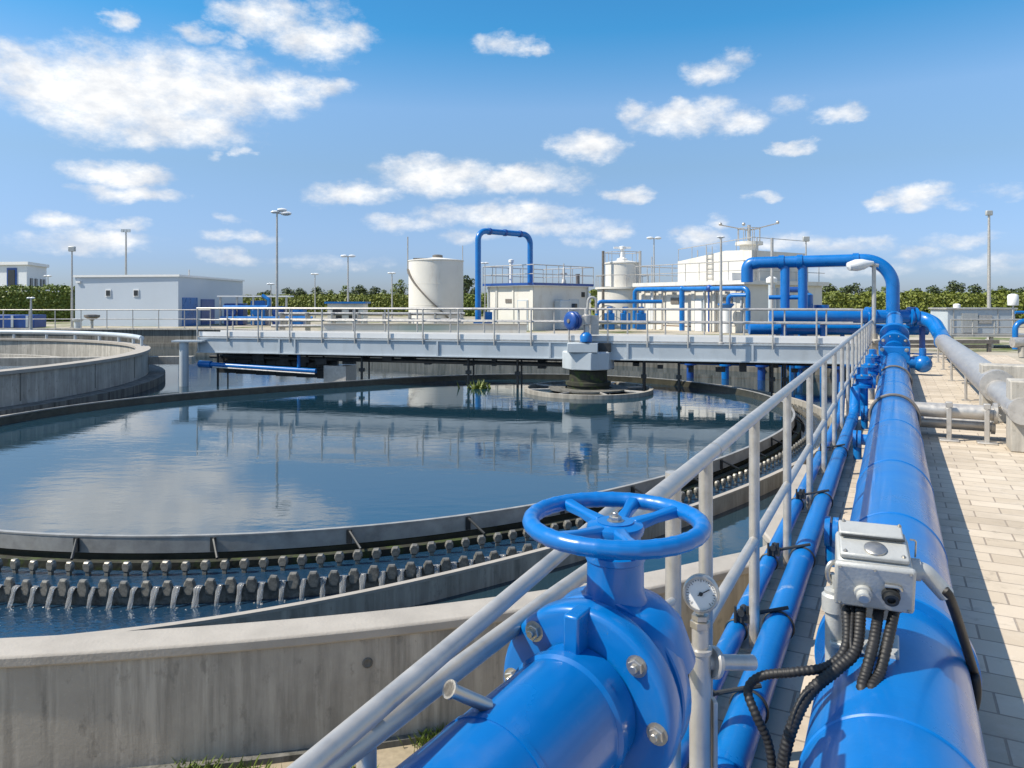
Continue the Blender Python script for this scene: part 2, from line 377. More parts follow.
def fillet(pts, R, n=8):
    pts = [V(p) for p in pts]; out = [pts[0]]
    for i in range(1, len(pts)-1):
        a = (pts[i-1]-pts[i]); b = (pts[i+1]-pts[i]); la, lb = a.length, b.length; a.normalize(); b.normalize()
        ang = a.angle(b)
        if ang > PI-0.02: out.append(pts[i]); continue
        d = min(R/math.tan(ang/2), la*0.49, lb*0.49); r = d*math.tan(ang/2)
        c = pts[i] + (a+b).normalized()*(r/math.sin(ang/2))
        p0 = pts[i]+a*d; p1 = pts[i]+b*d; v0 = p0-c; v1 = p1-c; w = v0.angle(v1)
        for k in range(n+1):
            f = k/n; out.append(c+(v0*math.sin((1-f)*w)+v1*math.sin(f*w))/math.sin(w))
    out.append(pts[-1]); return out
def catmull(pts, n=10):
    pts = [V(p) for p in pts]; q = [pts[0]*2-pts[1]]+pts+[pts[-1]*2-pts[-2]]; out = []
    for i in range(1, len(q)-2):
        a, b, c, d = q[i-1:i+3]
        for k in range(n):
            t = k/n; out.append(0.5*((2*b)+(c-a)*t+(2*a-5*b+4*c-d)*t*t+(3*b-a-3*c+d)*t**3))
    out.append(pts[-1]); return out

HEX = MB().lathe([(0.0, 0), (1.0, 0), (1.0, 0.55), (0.9, 0.65), (0, 0.65)], (0, 0, 0), seg=6)
HEX.lathe([(0.5, 0.65), (0.5, 1.15), (0.42, 1.25), (0, 1.25)], (0, 0, 0), seg=10).lathe([(1.35, -0.12), (1.35, 0.02), (0, 0.02)], (0, 0, 0), seg=16)
BOLT = HEX.mesh('bolt', STEEL, 30)
BOLTB = HEX.mesh('bolt_blue', BLUE, 30)
def bolt(p, ax, r, parent, me=None):
    M = frame(p, ax) @ Matrix.Rotation(random.uniform(0, 1), 4, 'Z') @ Matrix.Scale(r, 4)
    return inst('bolt', me or BOLT, M, parent)

# ------------------------------------------------------------------ camera
cam = bpy.data.cameras.new('camera'); co = bpy.data.objects.new('camera', cam); COL.objects.link(co)
co.location = (0, 0, ZC); co.rotation_euler = (PI/2, 0, 0)
cam.sensor_width = 36; cam.lens = 36*F/1024; cam.shift_y = -(384-HZ)/1024; cam.clip_start = 0.05; cam.clip_end = 2000
SC.camera = co

# ------------------------------------------------------------------ light and sky
SUN_EL = math.radians(49); SUN_AZ = V((-1, -0.2, 0)).normalized()
sd = V((SUN_AZ.x*math.cos(SUN_EL), SUN_AZ.y*math.cos(SUN_EL), math.sin(SUN_EL)))
sl = bpy.data.lights.new('sun', 'SUN'); sl.energy = 5.0; sl.angle = math.radians(0.53); sl.color = (1, 0.91, 0.77)
so = bpy.data.objects.new('sun', sl); COL.objects.link(so); so.rotation_euler = sd.to_track_quat('Z', 'Y').to_euler(); so.location = (-20, 0, 30)

CLOUDS = [  # u, v, half width, half height, density
 (35, 82, 62, 34, 1), (105, 92, 85, 44, 1.1), (190, 88, 95, 40, 1.05), (255, 92, 70, 22, 1), (315, 86, 42, 11, .8), (185, 128, 72, 20, 1), (75, 112, 55, 20, .9), (140, 138, 40, 10, .8), (10, 60, 40, 22, .8),
 (262, 18, 48, 22, .85), (310, 38, 52, 22, .9), (345, 36, 36, 14, .8), (330, 10, 30, 12, .5), (195, 33, 22, 8, .7), (230, 42, 12, 6, .5), (120, 22, 16, 10, .75),
 (505, 44, 34, 11, .8), (535, 51, 16, 7, .7), (588, 146, 36, 15, 1.05), (636, 108, 18, 10, .8), (690, 118, 55, 17, 1), (740, 123, 34, 12, .95), (680, 104, 18, 8, .8), (785, 106, 20, 8, .5), (840, 113, 30, 10, .8), (855, 117, 18, 6, .7),
 (793, 148, 22, 7, .9), (712, 70, 28, 14, .75), (735, 60, 20, 10, .55), (122, 174, 54, 13, 1), (132, 193, 56, 9, .95), (240, 153, 12, 6, .7), (215, 156, 10, 5, .5),
 (440, 176, 62, 18, 1), (520, 180, 66, 16, 1), (355, 193, 44, 12, .95), (430, 163, 30, 10, .8), (500, 214, 90, 12, .9), (410, 222, 48, 9, .8), (475, 235, 40, 7, .6), (560, 226, 70, 9, .7),
 (915, 197, 42, 13, 1.1), (875, 203, 20, 7, .9), (945, 203, 26, 7, .6), (628, 193, 25, 8, .95), (760, 199, 16, 5, .7), (697, 237, 26, 10, .9), (612, 233, 22, 8, .8), (585, 240, 20, 7, .7),
 (60, 222, 34, 9, .8), (105, 238, 52, 11, .8), (80, 245, 70, 10, .7), (125, 224, 30, 7, .7), (240, 236, 40, 6, .6), (228, 218, 14, 5, .5), (228, 256, 34, 8, .65), (330, 262, 60, 7, .5), (20, 236, 20, 6, .5),
 (790, 241, 44, 9, .7), (850, 244, 50, 8, .65), (960, 239, 40, 8, .65), (920, 252, 36, 7, .6), (985, 262, 60, 8, .5), (855, 268, 60, 7, .45), (720, 222, 16, 7, .6), (1010, 190, 26, 7, .4), (1005, 270, 40, 6, .4),
]
def make_world():
    w = bpy.data.worlds.new('World'); SC.world = w; w.use_nodes = True
    n = w.node_tree.nodes; l = w.node_tree.links; n.clear()
    out = n.new('ShaderNodeOutputWorld'); bg = n.new('ShaderNodeBackground'); l.new(bg.outputs[0], out.inputs[0])
    sky = n.new('ShaderNodeTexSky'); sky.sky_type = 'NISHITA'; sky.sun_disc = False; sky.sun_elevation = SUN_EL
    sky.sun_rotation = math.atan2(SUN_AZ.x, SUN_AZ.y); sky.air_density = 1.0; sky.dust_density = 0.6; sky.ozone_density = 1.6; sky.altitude = 0
    bg.inputs['Strength'].default_value = 0.13
    tc = n.new('ShaderNodeTexCoord')
    def math_(op, a, b=None, c=None):
        m = n.new('ShaderNodeMath'); m.operation = op
        for i, x in enumerate((a, b, c)):
            if x is None: continue
            if isinstance(x, (int, float)): m.inputs[i].default_value = x
            else: l.new(x, m.inputs[i])
        return m.outputs[0]
    def vm(op, a, b):
        m = n.new('ShaderNodeVectorMath'); m.operation = op
        for i, x in enumerate((a, b)):
            if x is None: continue
            if isinstance(x, (tuple, list)): m.inputs[i].default_value = x
            else: l.new(x, m.inputs[i])
        return m
    sep = n.new('ShaderNodeSeparateXYZ'); l.new(tc.outputs['Generated'], sep.inputs[0])
    x, y, z = sep.outputs
    az = math_('ARCTAN2', x, y); el = math_('ARCSINE', z)
    cmb = n.new('ShaderNodeCombineXYZ'); l.new(az, cmb.inputs[0]); l.new(el, cmb.inputs[1])
    p = cmb.outputs[0]
    # ragged edges: domain warp, stretched sideways
    mp = n.new('ShaderNodeMapping'); mp.inputs['Scale'].default_value = (1, 1.7, 1); l.new(p, mp.inputs['Vector'])
    def noise(scale, det, ro, vec=mp.outputs['Vector']):
        z_ = n.new('ShaderNodeTexNoise'); z_.inputs['Scale'].default_value = scale; z_.inputs['Detail'].default_value = det; z_.inputs['Roughness'].default_value = ro
        l.new(vec, z_.inputs['Vector']); return z_
    wz = noise(16, 6, 0.6)
    off = vm('SUBTRACT', wz.outputs['Color'], (0.5, 0.5, 0.5))
    sc = vm('MULTIPLY', off.outputs[0], (0.075, 0.036, 0)); pw = vm('ADD', p, sc.outputs[0]).outputs[0]
    best = None; vert = None
    for (u, v, hw, hh, d) in CLOUDS:
        caz = math.atan((u-512)/F); cel = math.atan((HZ-v)/F*math.cos(caz))
        sx = 1.2*hw/F*math.cos(caz)**2; sy = 1.25*hh/F*math.cos(caz)
        q = vm('SUBTRACT', pw, (caz, cel, 0)).outputs[0]; q = vm('MULTIPLY', q, (1/sx, 1/sy, 0)).outputs[0]
        dd = vm('DOT_PRODUCT', q, q).outputs['Value']
        g = math_('MULTIPLY_ADD', dd, -d, d)          # d*(1-r^2)
        best = g if best is None else math_('SMOOTH_MAX', best, g, 0.25)
    # broken cloud added out of view (overhead, beside, behind) to whiten the fill light
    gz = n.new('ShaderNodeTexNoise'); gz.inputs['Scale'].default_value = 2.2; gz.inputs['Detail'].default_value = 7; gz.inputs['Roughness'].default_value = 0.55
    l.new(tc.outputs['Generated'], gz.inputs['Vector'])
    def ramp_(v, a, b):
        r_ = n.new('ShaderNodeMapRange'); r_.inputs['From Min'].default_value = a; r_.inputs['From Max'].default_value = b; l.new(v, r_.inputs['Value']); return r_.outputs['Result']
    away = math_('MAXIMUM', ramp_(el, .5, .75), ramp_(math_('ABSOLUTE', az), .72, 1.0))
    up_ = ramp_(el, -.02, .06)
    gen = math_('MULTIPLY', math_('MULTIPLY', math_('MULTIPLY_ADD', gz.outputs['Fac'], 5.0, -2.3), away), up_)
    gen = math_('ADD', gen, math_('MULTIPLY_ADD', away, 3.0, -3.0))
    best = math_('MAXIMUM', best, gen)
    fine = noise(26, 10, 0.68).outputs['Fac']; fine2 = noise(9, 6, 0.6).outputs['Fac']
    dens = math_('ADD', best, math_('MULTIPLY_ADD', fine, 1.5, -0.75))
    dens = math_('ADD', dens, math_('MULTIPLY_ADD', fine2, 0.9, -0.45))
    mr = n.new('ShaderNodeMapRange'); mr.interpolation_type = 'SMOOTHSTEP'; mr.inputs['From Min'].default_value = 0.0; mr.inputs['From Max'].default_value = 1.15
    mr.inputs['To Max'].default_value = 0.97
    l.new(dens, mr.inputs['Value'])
    # cloud body colour: bright heads, soft grey bellies where the cloud is thick
    z3 = noise(20, 7, 0.6, vm('ADD', mp.outputs['Vector'], (0.02, -0.03, 0)).outputs[0]).outputs['Fac']
    rel = math_('ADD', math_('MULTIPLY', dens, 0.22), math_('MULTIPLY_ADD', z3, -1.6, 0.85))
    cr = n.new('ShaderNodeMapRange'); cr.inputs['From Min'].default_value = -0.2; cr.inputs['From Max'].default_value = 0.5; l.new(rel, cr.inputs['Value'])
    cc = n.new('ShaderNodeMix'); cc.data_type = 'RGBA'; l.new(cr.outputs['Result'], cc.inputs['Factor'])
    cc.inputs['A'].default_value = (3.75, 4.05, 4.55, 1); cc.inputs['B'].default_value = (6.9, 6.85, 6.7, 1)
    hs = n.new('ShaderNodeHueSaturation'); hs.inputs['Saturation'].default_value = 1.15; hs.inputs['Value'].default_value = 1.0; l.new(sky.outputs[0], hs.inputs['Color'])
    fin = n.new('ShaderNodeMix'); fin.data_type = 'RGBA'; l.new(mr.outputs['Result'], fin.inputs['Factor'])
    # clear-air blue: the dust-free zenith is deeper, the horizon cooler
    er = n.new('ShaderNodeValToRGB'); ee = er.color_ramp.elements
    k90 = 1/math.radians(60)
    stops = [(0, (.44, .54, .88)), (3, (.47, .57, .9)), (10, (.76, .79, .84)), (14.5, (.95, 1.0, 1.02)), (20, (.36, .92, 1.06)), (45, (.3, .8, 1.06))]
    ee[0].position = 0; ee[0].color = (*stops[0][1], 1); ee[1].position = math.radians(45)*k90; ee[1].color = (*stops[-1][1], 1)
    for d_, c_ in stops[1:-1]: q_ = ee.new(math.radians(d_)*k90); q_.color = (*c_, 1)
    l.new(math_('MULTIPLY', el, k90), er.inputs['Fac'])
    sm_ = n.new('ShaderNodeMix'); sm_.data_type = 'RGBA'; sm_.blend_type = 'MULTIPLY'; sm_.inputs['Factor'].default_value = 1
    l.new(hs.outputs[0], sm_.inputs['A']); l.new(er.outputs['Color'], sm_.inputs['B'])
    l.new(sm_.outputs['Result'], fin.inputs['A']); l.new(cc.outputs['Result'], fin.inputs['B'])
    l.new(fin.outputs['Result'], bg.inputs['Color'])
    w.cycles.sampling_method = 'MANUAL'; w.cycles.sample_map_resolution = 512
make_world()
SC.view_settings.view_transform = 'Standard'; SC.view_settings.look = 'None'; SC.view_settings.exposure = 0.36; SC.view_settings.gamma = 1
SC.render.engine = 'CYCLES'; SC.cycles.max_bounces = 7; SC.cycles.use_denoising = True; SC.cycles.caustics_reflective = False; SC.cycles.caustics_refractive = False

# ------------------------------------------------------------------ basin loops
RC = (7.5785, 0.1344, -0.1017, 0.0832, 1.1595, -0.1558, 0.1064); CX, CY = -2.0, 14.8
def rr(th):
    r = RC[0]
    for k in (1, 2, 3): r += RC[2*k-1]*math.cos(k*th)+RC[2*k]*math.sin(k*th)
    return r
LOFF0 = [(-180, .62), (-150, 1.5), (-120, 2.3), (-105, 2.15), (-93.5, 1.8), (-85, 1.35), (-74, .92), (-56, .72), (-37, .72), (0, .76), (90, .76), (180, .62)]
def loff0(d):
    d = (d+180) % 360-180
    LOFF = LOFF0
    for (a, x), (b, y) in zip(LOFF, LOFF[1:]):
        if a <= d <= b:
            f = (d-a)/(b-a); return x+(y-x)*f
    return .62
LTAB = [sum(loff0(k-180+j)*math.exp(-(j/9)**2) for j in range(-20, 21))/sum(math.exp(-(j/9)**2) for j in range(-20, 21)) for k in range(361)]
def loff(th):
    d = math.degrees(math.atan2(math.sin(th), math.cos(th)))+180
    k = min(359, int(d)); return LTAB[k]+(LTAB[k+1]-LTAB[k])*(d-k)
NR = 288
THS = [2*PI*i/NR for i in range(NR)]
def loop(off):
    o = []
    for th in THS:
        r = rr(th)+(off(th) if callable(off) else off); o.append((CX+r*math.cos(th), CY+r*math.sin(th)))
    return o
Z_IN, Z_MID, Z_LA, Z_OUT = -0.76, -0.845, -1.0, -0.9

# near outer wall: top at z -0.04
KW = 1.64
back = [(0, 637), (133, 632), (244, 624), (340, 615), (396, 607), (512, 592), (644, 575), (729, 555), (775, 541)]
def unp(u, v, h): return V((h*(u-512)/(v-HZ), F*h/(v-HZ), 0))
def wy(x): return .0067*x**3+.0718*x*x+.3537*x+4.1504
wb = [V((-45, 6.5, 0)), V((-20, 4.6, 0)), V((-10, 3.75, 0)), V((-6, 3.45, 0)), V((-4.4, 3.42, 0))]+[V((x, wy(x), 0)) for x in (-3.4, -2.8, -2.2, -1.6, -1.0, -.4, .2, .8, 1.3, 1.75)]
wb += [PY(-.86, 5.45), PY(-.84, 6.2), PY(-.84, 7.5)]
wb = [V((p.x, p.y, 0)) for p in catmull(wb, 8)]
WT = 0.19
wf = []
for i, p in enumerate(wb):
    t = (wb[min(i+1, len(wb)-1)]-wb[max(i-1, 0)]).normalized(); wf.append(p+V((t.y, -t.x, 0))*WT)
wc = [p.lerp(q, .5) for p, q in zip(wb, wf)]

SE = -0.72        # walkway slab edge
# ground: one sheet with the basin and the sunken verge cut out
edge = [P(SE, -9), P(SE, 27)]
hole = [edge[0], edge[1], V((9, 26.5, 0)), V((-17, 42, 0)), V((-60, 42, 0)), V((-60, -9, 0))]
big = [(-900, -300), (900, -300), (900, 1500), (-900, 1500)]
struct('ground', MB().poly([big, [(p.x, p.y) for p in hole]], -0.03), GROUND, 0)
verge = [(p.x, p.y) for p in wc]+[(edge[0].lerp(edge[1], .5).x, edge[0].lerp(edge[1], .5).y)]
i_end = wc[-1]
vp = [(p.x, p.y) for p in wc]+[tuple(PY(SE+0.05, 7.6))[:2], tuple(P(SE+0.05, -9))[:2], (-60, -9), (-60, 9)]
struct('ground.001', MB().poly([vp], -0.64), SOIL, 0)
# retaining sides of the cut (walkway edge and far quay)
# walkway slab (local frame so the paving follows it)
wm = MB(); wm.prism([(SE, -9), (3.0, -9), (3.0, 26.5), (SE, 26.5)], -1.3, 0.0)
RZ = -math.atan2(DX, DY)
wo = bpy.data.objects.new('walkway', wm.mesh('walkway', PAVE, 0)); COL.objects.link(wo); wo.rotation_euler = (0, 0, RZ); wo['kind'] = 'structure'
# lawn beside the far end of the pipe
struct('lawn', MB().poly([[tuple(P(3.02, 12))[:2], tuple(P(7, 12))[:2], tuple(P(7, 21))[:2], tuple(P(3.02, 21))[:2]]], -0.02), LAWN, 0)

# near wall (a thing)
t = thing('tank_wall', wc[60].xyz+V((0, 0, -0.64)), 'long curved stained concrete tank wall with pale coping in front of the water', 'wall')
obj('wall', MB().band(wb, wf, -1.4, -0.10, False), CONC, t)
# coping, slightly proud
cb = [p.lerp(q, -0.06) for p, q in zip(wb, wf)]; cf = [p.lerp(q, 1.08) for p, q in zip(wb, wf)]
obj('coping', MB().band(cb, cf, -0.099, -0.04, False), PALECONC, t, bevel=0.012)
obj('footing', MB().band([p.lerp(q, .9) for p, q in zip(wb, wf)], [p.lerp(q, 1.22) for p, q in zip(wb, wf)], -1.0, -.61, False), CONC_D, t)
# form-tie holes and pour joints, real recess plugs
def wall_pt(u):
    best = min(range(len(wf)), key=lambda i: abs(512+F*wf[i].x/max(wf[i].y, .1)-u) if wf[i].y > .5 else 1e9); return wf[best], (wf[best]-wb[best]).normalized()
for u, z in ((367, -.22),):
    p, nn = wall_pt(u); obj('tie_hole', MB().lathe([(0.0, .003), (.016, .003), (.02, .006), (.026, .004), (.03, -.01)], p+V((0, 0, z)), nn, 14), CONC_D, t)
for u in ():
    p, nn = wall_pt(u); tt = V((-nn.y, nn.x, 0))
    obj('pour_joint', MB().box(p+V((0, 0, -.37)), (.006, .006, .53), Matrix((tt, nn, V((0, 0, 1)))).transposed()), CONC_D, t)

# water sheets
struct('water', MB().poly([[p for p in loop(-0.0)]], Z_IN), WATER, 0)
struct('water.001', MB().sheet(loop(0.2), loop(0.62), Z_MID), WATER_L, 0)
struct('water.002', MB().sheet(loop(0.55), loop(lambda th: loff(th)+.02), Z_LA), WATER_L, 0)
outw = [(p.x, p.y) for p in wc if p.x > -40]
outer = [(-60, 9)]+outw+[tuple(PY(SE+.1, 8))[:2], tuple(P(SE+.1, 27.2))[:2], (9.2, 26.8), (-17, 42.2), (-60, 42.2)]
struct('water.003', MB().poly([outer, loop(lambda th: loff(th)+.06)], Z_OUT), WATER_M, 0)

# scum baffle ring
t = thing('scum_baffle', (CX, CY, -1.0), 'dark steel baffle ring holding the still water of the round basin', 'baffle')
obj('baffle_plate', MB().band(loop(-0.012), loop(0.012), -0.75, -0.605), BAFFLE, t)
obj('inner_skirt', MB().band(loop(-0.034), loop(-0.0125), -.98, -0.618), SLUDGE, t)
obj('baffle_lip', MB().band(loop(-0.03), loop(0.016), -0.6045, -0.590), BAFFLE, t)
obj('support_ring', MB().band(loop(0.05), loop(0.13), -1.2, -0.80), MOSS, t)
nb = 40
for i in range(nb):
    th = 2*PI*(i+.35)/nb; r = rr(th); d = V((math.cos(th), math.sin(th), 0)); c = V((CX, CY, 0))
    p = c+d*(r+.012); b = MB(); tg = V((-d.y, d.x, 0))
    b.tube([p+V((0, 0, -.62))+d*.005, p+d*.2+tg*.14+V((0, 0, -.735))], .013, 6)
    b.box(p+d*.011+V((0, 0, -.675)), (.05, .02, .13), Matrix((tg, d, V((0, 0, 1)))).transposed())
    obj('bracket', b, DARK, t)

# weirs with teeth
def tooth_mesh(name, w, h, th, zoff, stem):
    b = MB(); pr = [(-.32*w, 0), (-.5*w, .42*h), (-.46*w, .72*h), (-.27*w, h), (.27*w, h), (.46*w, .72*h), (.5*w, .42*h), (.32*w, 0)]
    n = len(pr); k = .78
    vs = [V((x, -th/2, z)) for x, z in pr]+[V((x, th/2*.4, z)) for x, z in pr]+[V((x*k, th/2, h*.5+(z-h*.5)*k)) for x, z in pr]
    fs = [tuple(reversed(range(n))), tuple(range(2*n, 3*n))]
    for a in (0, n):
        for i in range(n):
            j = (i+1) % n; fs.append((a+i, a+j, a+n+j, a+n+i))
    b.add(vs, fs)
    if stem: b.box((0, 0, -stem/2), (.42*w, th*.7, stem))
    return b
def weir(name, label, off, zt, w, h, th, stem, spacing, z0, z1, jets):
    t = thing(name, (CX, CY, -1.2), label, 'weir')
    obj('weir_plate', MB().band(loop(off-.012), loop(off+.012), z0, z1), WEIRP, t)
    # arc length walk
    pts = []; acc = 0; last = None; N = 4000
    for i in range(N):
        tht = PI*.5+2*PI*i/N; r = rr(tht)+off; q = V((CX+r*math.cos(tht), CY+r*math.sin(tht), 0))
        if last is not None: acc += (q-last).length
        last = q
        if i == 0 or acc >= spacing:
            acc = 0; pts.append((q, V((math.cos(tht), math.sin(tht), 0)), tht))
    vis = [x for x in pts if x[0].y > 2]
    vis.sort(key=lambda x: x[0].length)
    near = [x for x in vis if 512+F*x[0].x/x[0].y > -25 and 512+F*x[0].x/x[0].y < 1000][:99]
    nid = set(id(x) for x in near)
    tb = tooth_mesh('tooth', w, h, th, 0, stem); me = tb.mesh('tooth', WEIRP, 20)
    rest = MB()
    for x in pts:
        q, d, tht = x; tg = V((-d.y, d.x, 0))
        M = Matrix((-tg, d, V((0, 0, 1)))).transposed().to_4x4(); M.translation = q+V((0, 0, zt-h))+d*.03
        M = M @ Matrix.Rotation(random.gauss(0, .05), 4, 'Y') @ Matrix.Rotation(random.gauss(0, .05), 4, 'X')@ Matrix.Scale(random.uniform(.92, 1.06), 4)
        if id(x) in nid: inst('tooth', me, M, t)
        else: rest.add([M @ v for v in tb.v], tb.f)
    o = obj('tooth', rest, WEIRP, t, 20); o['kind'] = 'stuff'
    if jets:
        mes = []
        for k in range(3):
            b = MB(); n = 9; wj = .062; vs = []; fs = []
            for i in range(n):
                f = i/(n-1); yy = .02+.075*f**.75+.004*math.sin(k+7*f); zz = -.165*f**1.6; ww = wj*(1-.28*f)*(1+.1*math.sin(k*2+9*f)); tt = .016*(1-.3*f)
                vs += [V((-ww/2, yy, zz)), V((0, yy+tt*.8, zz+.006)), V((ww/2, yy, zz)), V((0, yy-tt*.6, zz-.004))]
            for i in range(n-1):
                for q in range(4):
                    q2 = (q+1) % 4; fs.append((4*i+q, 4*i+q2, 4*i+4+q2, 4*i+4+q))
            fs += [(0, 1, 2, 3), (4*n-1, 4*n-2, 4*n-3, 4*n-4)]
            b.add(vs, fs)
            # foam where it lands
            for q in range(6): b.sphere((random.uniform(-.05, .05), .1+random.uniform(-.02, .05), -.165+random.uniform(-.004, .006)), random.uniform(.007, .016), 6, 4, .6)
            mes.append(b.mesh('water_jet', JET, 60))
        cand = [x for x in near][:99]
        for q, d, tht in cand:
            th2 = tht+spacing*.5/(rr(tht)+off); r = rr(th2)+off; d2 = V((math.cos(th2), math.sin(th2), 0)); q2 = V((CX+r*d2.x, CY+r*d2.y, 0)); tg = V((-d2.y, d2.x, 0))
            s = random.uniform(.85, 1.12)
            M = Matrix((-tg, d2, V((0, 0, 1)))).transposed().to_4x4() @ Matrix.Diagonal((s, random.uniform(.85, 1.1), 1, 1)); M.translation = q2+V((0, 0, Z_MID+.004))
            inst('water_jet', random.choice(mes), M, t)
    return t
weir('notched_weir', 'inner row of dark hexagonal weir teeth just outside the baffle ring', .30, -.72, .088, .092, .04, .06, .165, -1.15, -.85, False)
weir('notched_weir', 'outer row of grey weir teeth with water spilling between them', .58, -.785, .105, .145, .03, 0, .165, -1.2, -.855, True)

# launder wall
t = thing('launder_wall', (CX, CY, -1.3), 'thin pale-topped concrete channel wall between weir teeth and outer tank wall', 'wall')
obj('wall', MB().band(loop(lambda th: loff(th)), loop(lambda th: loff(th)+.055), -1.3, -.725), CONC, t)
obj('wall_top', MB().band(loop(lambda th: loff(th)-.003), loop(lambda th: loff(th)+.058), -.7245, -.70), PALECONC, t)

# far quay wall
q0, q1, q2 = V((-60, 42, 0)), V((-17, 42, 0)), V((9, 26.5, 0)); q3 = P(SE, 27)
t = thing('quay_wall', (-20, 42, -1.2), 'dark stained concrete quay wall along the far side of the basin', 'wall')
inn = [q0, q1, q2, q3]; ou = [q0+V((0, .4, 0)), q1+V((.1, .4, 0)), q2+V((.25, .4, 0)), q3+V((.3, .4, 0))]
obj('wall', MB().band(inn, ou, -1.3, 0.02, False), CONC_D, t)
obj('coping', MB().band([p+V((0, -.06, 0)) for p in inn], [p+V((0, .05, 0)) for p in ou], .021, .10, False), CONC_L, t)
obj('ledge', MB().band([p+V((-.1, -.3, 0)) for p in inn[:3]], [p+V((0, -.01, 0)) for p in inn[:3]], -1.3, -.72, False), CONC_D, t)

# ------------------------------------------------------------------ railing helper (world points on the line of the rail base)
def railing(parent, p0, p1, h, spacing, r, mids, m=GALV, ends=True, closed_base=True, postr=None, n=None):
    p0, p1 = V(p0), V(p1); L = (p1-p0).length; n = n or max(1, round(L/spacing)); postr = postr or r
    obj('top_rail', MB().tube([p0+V((0, 0, h)), p1+V((0, 0, h))], r, 10), m, parent)
    for k in mids: obj('mid_rail', MB().tube([p0+V((0, 0, h*k)), p1+V((0, 0, h*k))], r*.8, 8), m, parent)
    me = MB().tube([(0, 0, 0), (0, 0, h)], postr*.9, 8)
    me.box((0, 0, .01), (postr*4, postr*4, .02)); me = me.mesh('post', m)
    for i in range(n+1):
        inst('post', me, Matrix.Translation(p0.lerp(p1, i/n)), parent)

# rail along the quay
for a, b, lab in ((V((-60, 42.2, .1)), V((-17.2, 42.2, .1)), 'thin grey steel railing on the far quay before the pale building'),):
    t = thing('quay_railing', a.lerp(b, .5), lab, 'railing'); railing(t, a, b, 1.05, 1.5, .03, (.5,))

# ------------------------------------------------------------------ left round tank
LX, LY, LR = -22.7, 19.0, 12.0
def circ(r, n=160, cx=LX, cy=LY): return [(cx+r*math.cos(2*PI*i/n), cy+r*math.sin(2*PI*i/n)) for i in range(n)]
t = thing('settling_tank', (LX, LY, -1.2), 'raised round concrete tank with pipe rail on its rim, left of the basin', 'tank')
obj('wall', MB().band(circ(LR-.3), circ(LR), -1.2, 0.02), CONC_L, t)
obj('rim', MB().band(circ(LR-.36), circ(LR+.06), .021, .10), PALECONC, t)
obj('skirt', MB().band(circ(LR+.002), circ(LR+.5), -1.2, -.68), CONC_D, t)
a0, a1 = 32, 150
arc = [V((LX+(LR-.15)*math.cos(math.radians(a)), LY+(LR-.15)*math.sin(math.radians(a)), .36)) for a in range(a0, a1, 2)]
obj('rim_rail', MB().tube(arc, .085, 10), GREYP, t)
me = MB().cyl((0, 0, 0), (0, 0, .28), .05, 8).mesh('rail_post', GREYP)
for i in range(0, len(arc), 4): inst('rail_post', me, Matrix.Translation(V((arc[i].x, arc[i].y, .10))), t)
for a in range(0, 360, 12):
    d = V((math.cos(math.radians(a)), math.sin(math.radians(a)), 0)); p = V((LX, LY, -.3))+d*(LR+.001); tg = V((-d.y, d.x, 0))
    obj('pour_joint', MB().box(p, (.03, .006, .62), Matrix((tg, d, V((0, 0, 1)))).transposed()), CONC_D, t)
obj('channel_wall', MB().band(circ(LR-1.9), circ(LR-1.7), -1.2, -.42), CONC_L, t)
b = MB(); b.box((LX+6, LY+4.5, -.3), (12.6, .35, .25), None, .12); obj('beam', b, CONC_L, t)
struct('water.004', MB().poly([circ(LR-.2)], -.62), SLUDGE, 0)

# ------------------------------------------------------------------ bridge
BA, BB = V((-9.45, 22.2, 0)), V((8.5, 17.93, 0)); BE = (BB-BA).normalized(); BM = V((BE.y, -BE.x, 0)); BL = (BB-BA).length
BMat = Matrix((BE, -BM, V((0, 0, 1)))).transposed()
def bp(a, d, z): return BA+BE*a-BM*d+V((0, 0, z))       # a along, d back from the front face
BW = 1.1; ZD = .55
t = thing('scraper_bridge', bp(BL/2, BW/2, -.9), 'long pale grey steel bridge with railings spanning the basin', 'bridge')
for d in (.03, BW-.03):
    g = MB()
    g.box(bp(BL/2, d, ZD-.235), (BL, .03, .40), BMat)
    g.box(bp(BL/2, d, ZD-.02), (BL, .10, .03), BMat); g.box(bp(BL/2, d, ZD-.45), (BL, .12, .03), BMat)
    go = obj('girder', g, GREYP, t)
obj('deck', MB().box(bp(BL/2, BW/2, ZD+.015), (BL, BW-.04, .03), BMat), GALV, t)
for d in (.02, BW-.02): obj('toe_board', MB().box(bp(BL/2, d, ZD+.10), (BL-.1, .012, .13), BMat), WHITEP, t)
for a in (.06, 2.75, 3.25, 7.6, 10.75, 11.25, 12.8, 15.9, BL-.06):
    obj('stiffener', MB().box(bp(a, .0, ZD-.235), (.05, .05, .395), BMat), GREYP, t)
rn = obj('railing', MB().tube([bp(0, .0, ZD+.86), bp(BL, .0, ZD+.86)], .028, 10).tube([bp(0, 0, ZD+.52), bp(BL, 0, ZD+.52)], .022, 8), GALV, t)
rf_ = obj('railing', MB().tube([bp(0, BW, ZD+.86), bp(BL, BW, ZD+.86)], .028, 10).tube([bp(0, BW, ZD+.52), bp(BL, BW, ZD+.52)], .022, 8), GALV, t)
me = MB().tube([(0, 0, -.12), (0, 0, .86)], .022, 8).mesh('post', GALV)
np_ = 18
for i in range(np_+1): inst('post', me, Matrix.Translation(bp(.03+i*(BL-.06)/np_, -.03, ZD)), rn)
for i in range(np_): inst('post', me, Matrix.Translation(bp(.45+i*(BL-.06)/np_, BW+.03, ZD)), rf_)
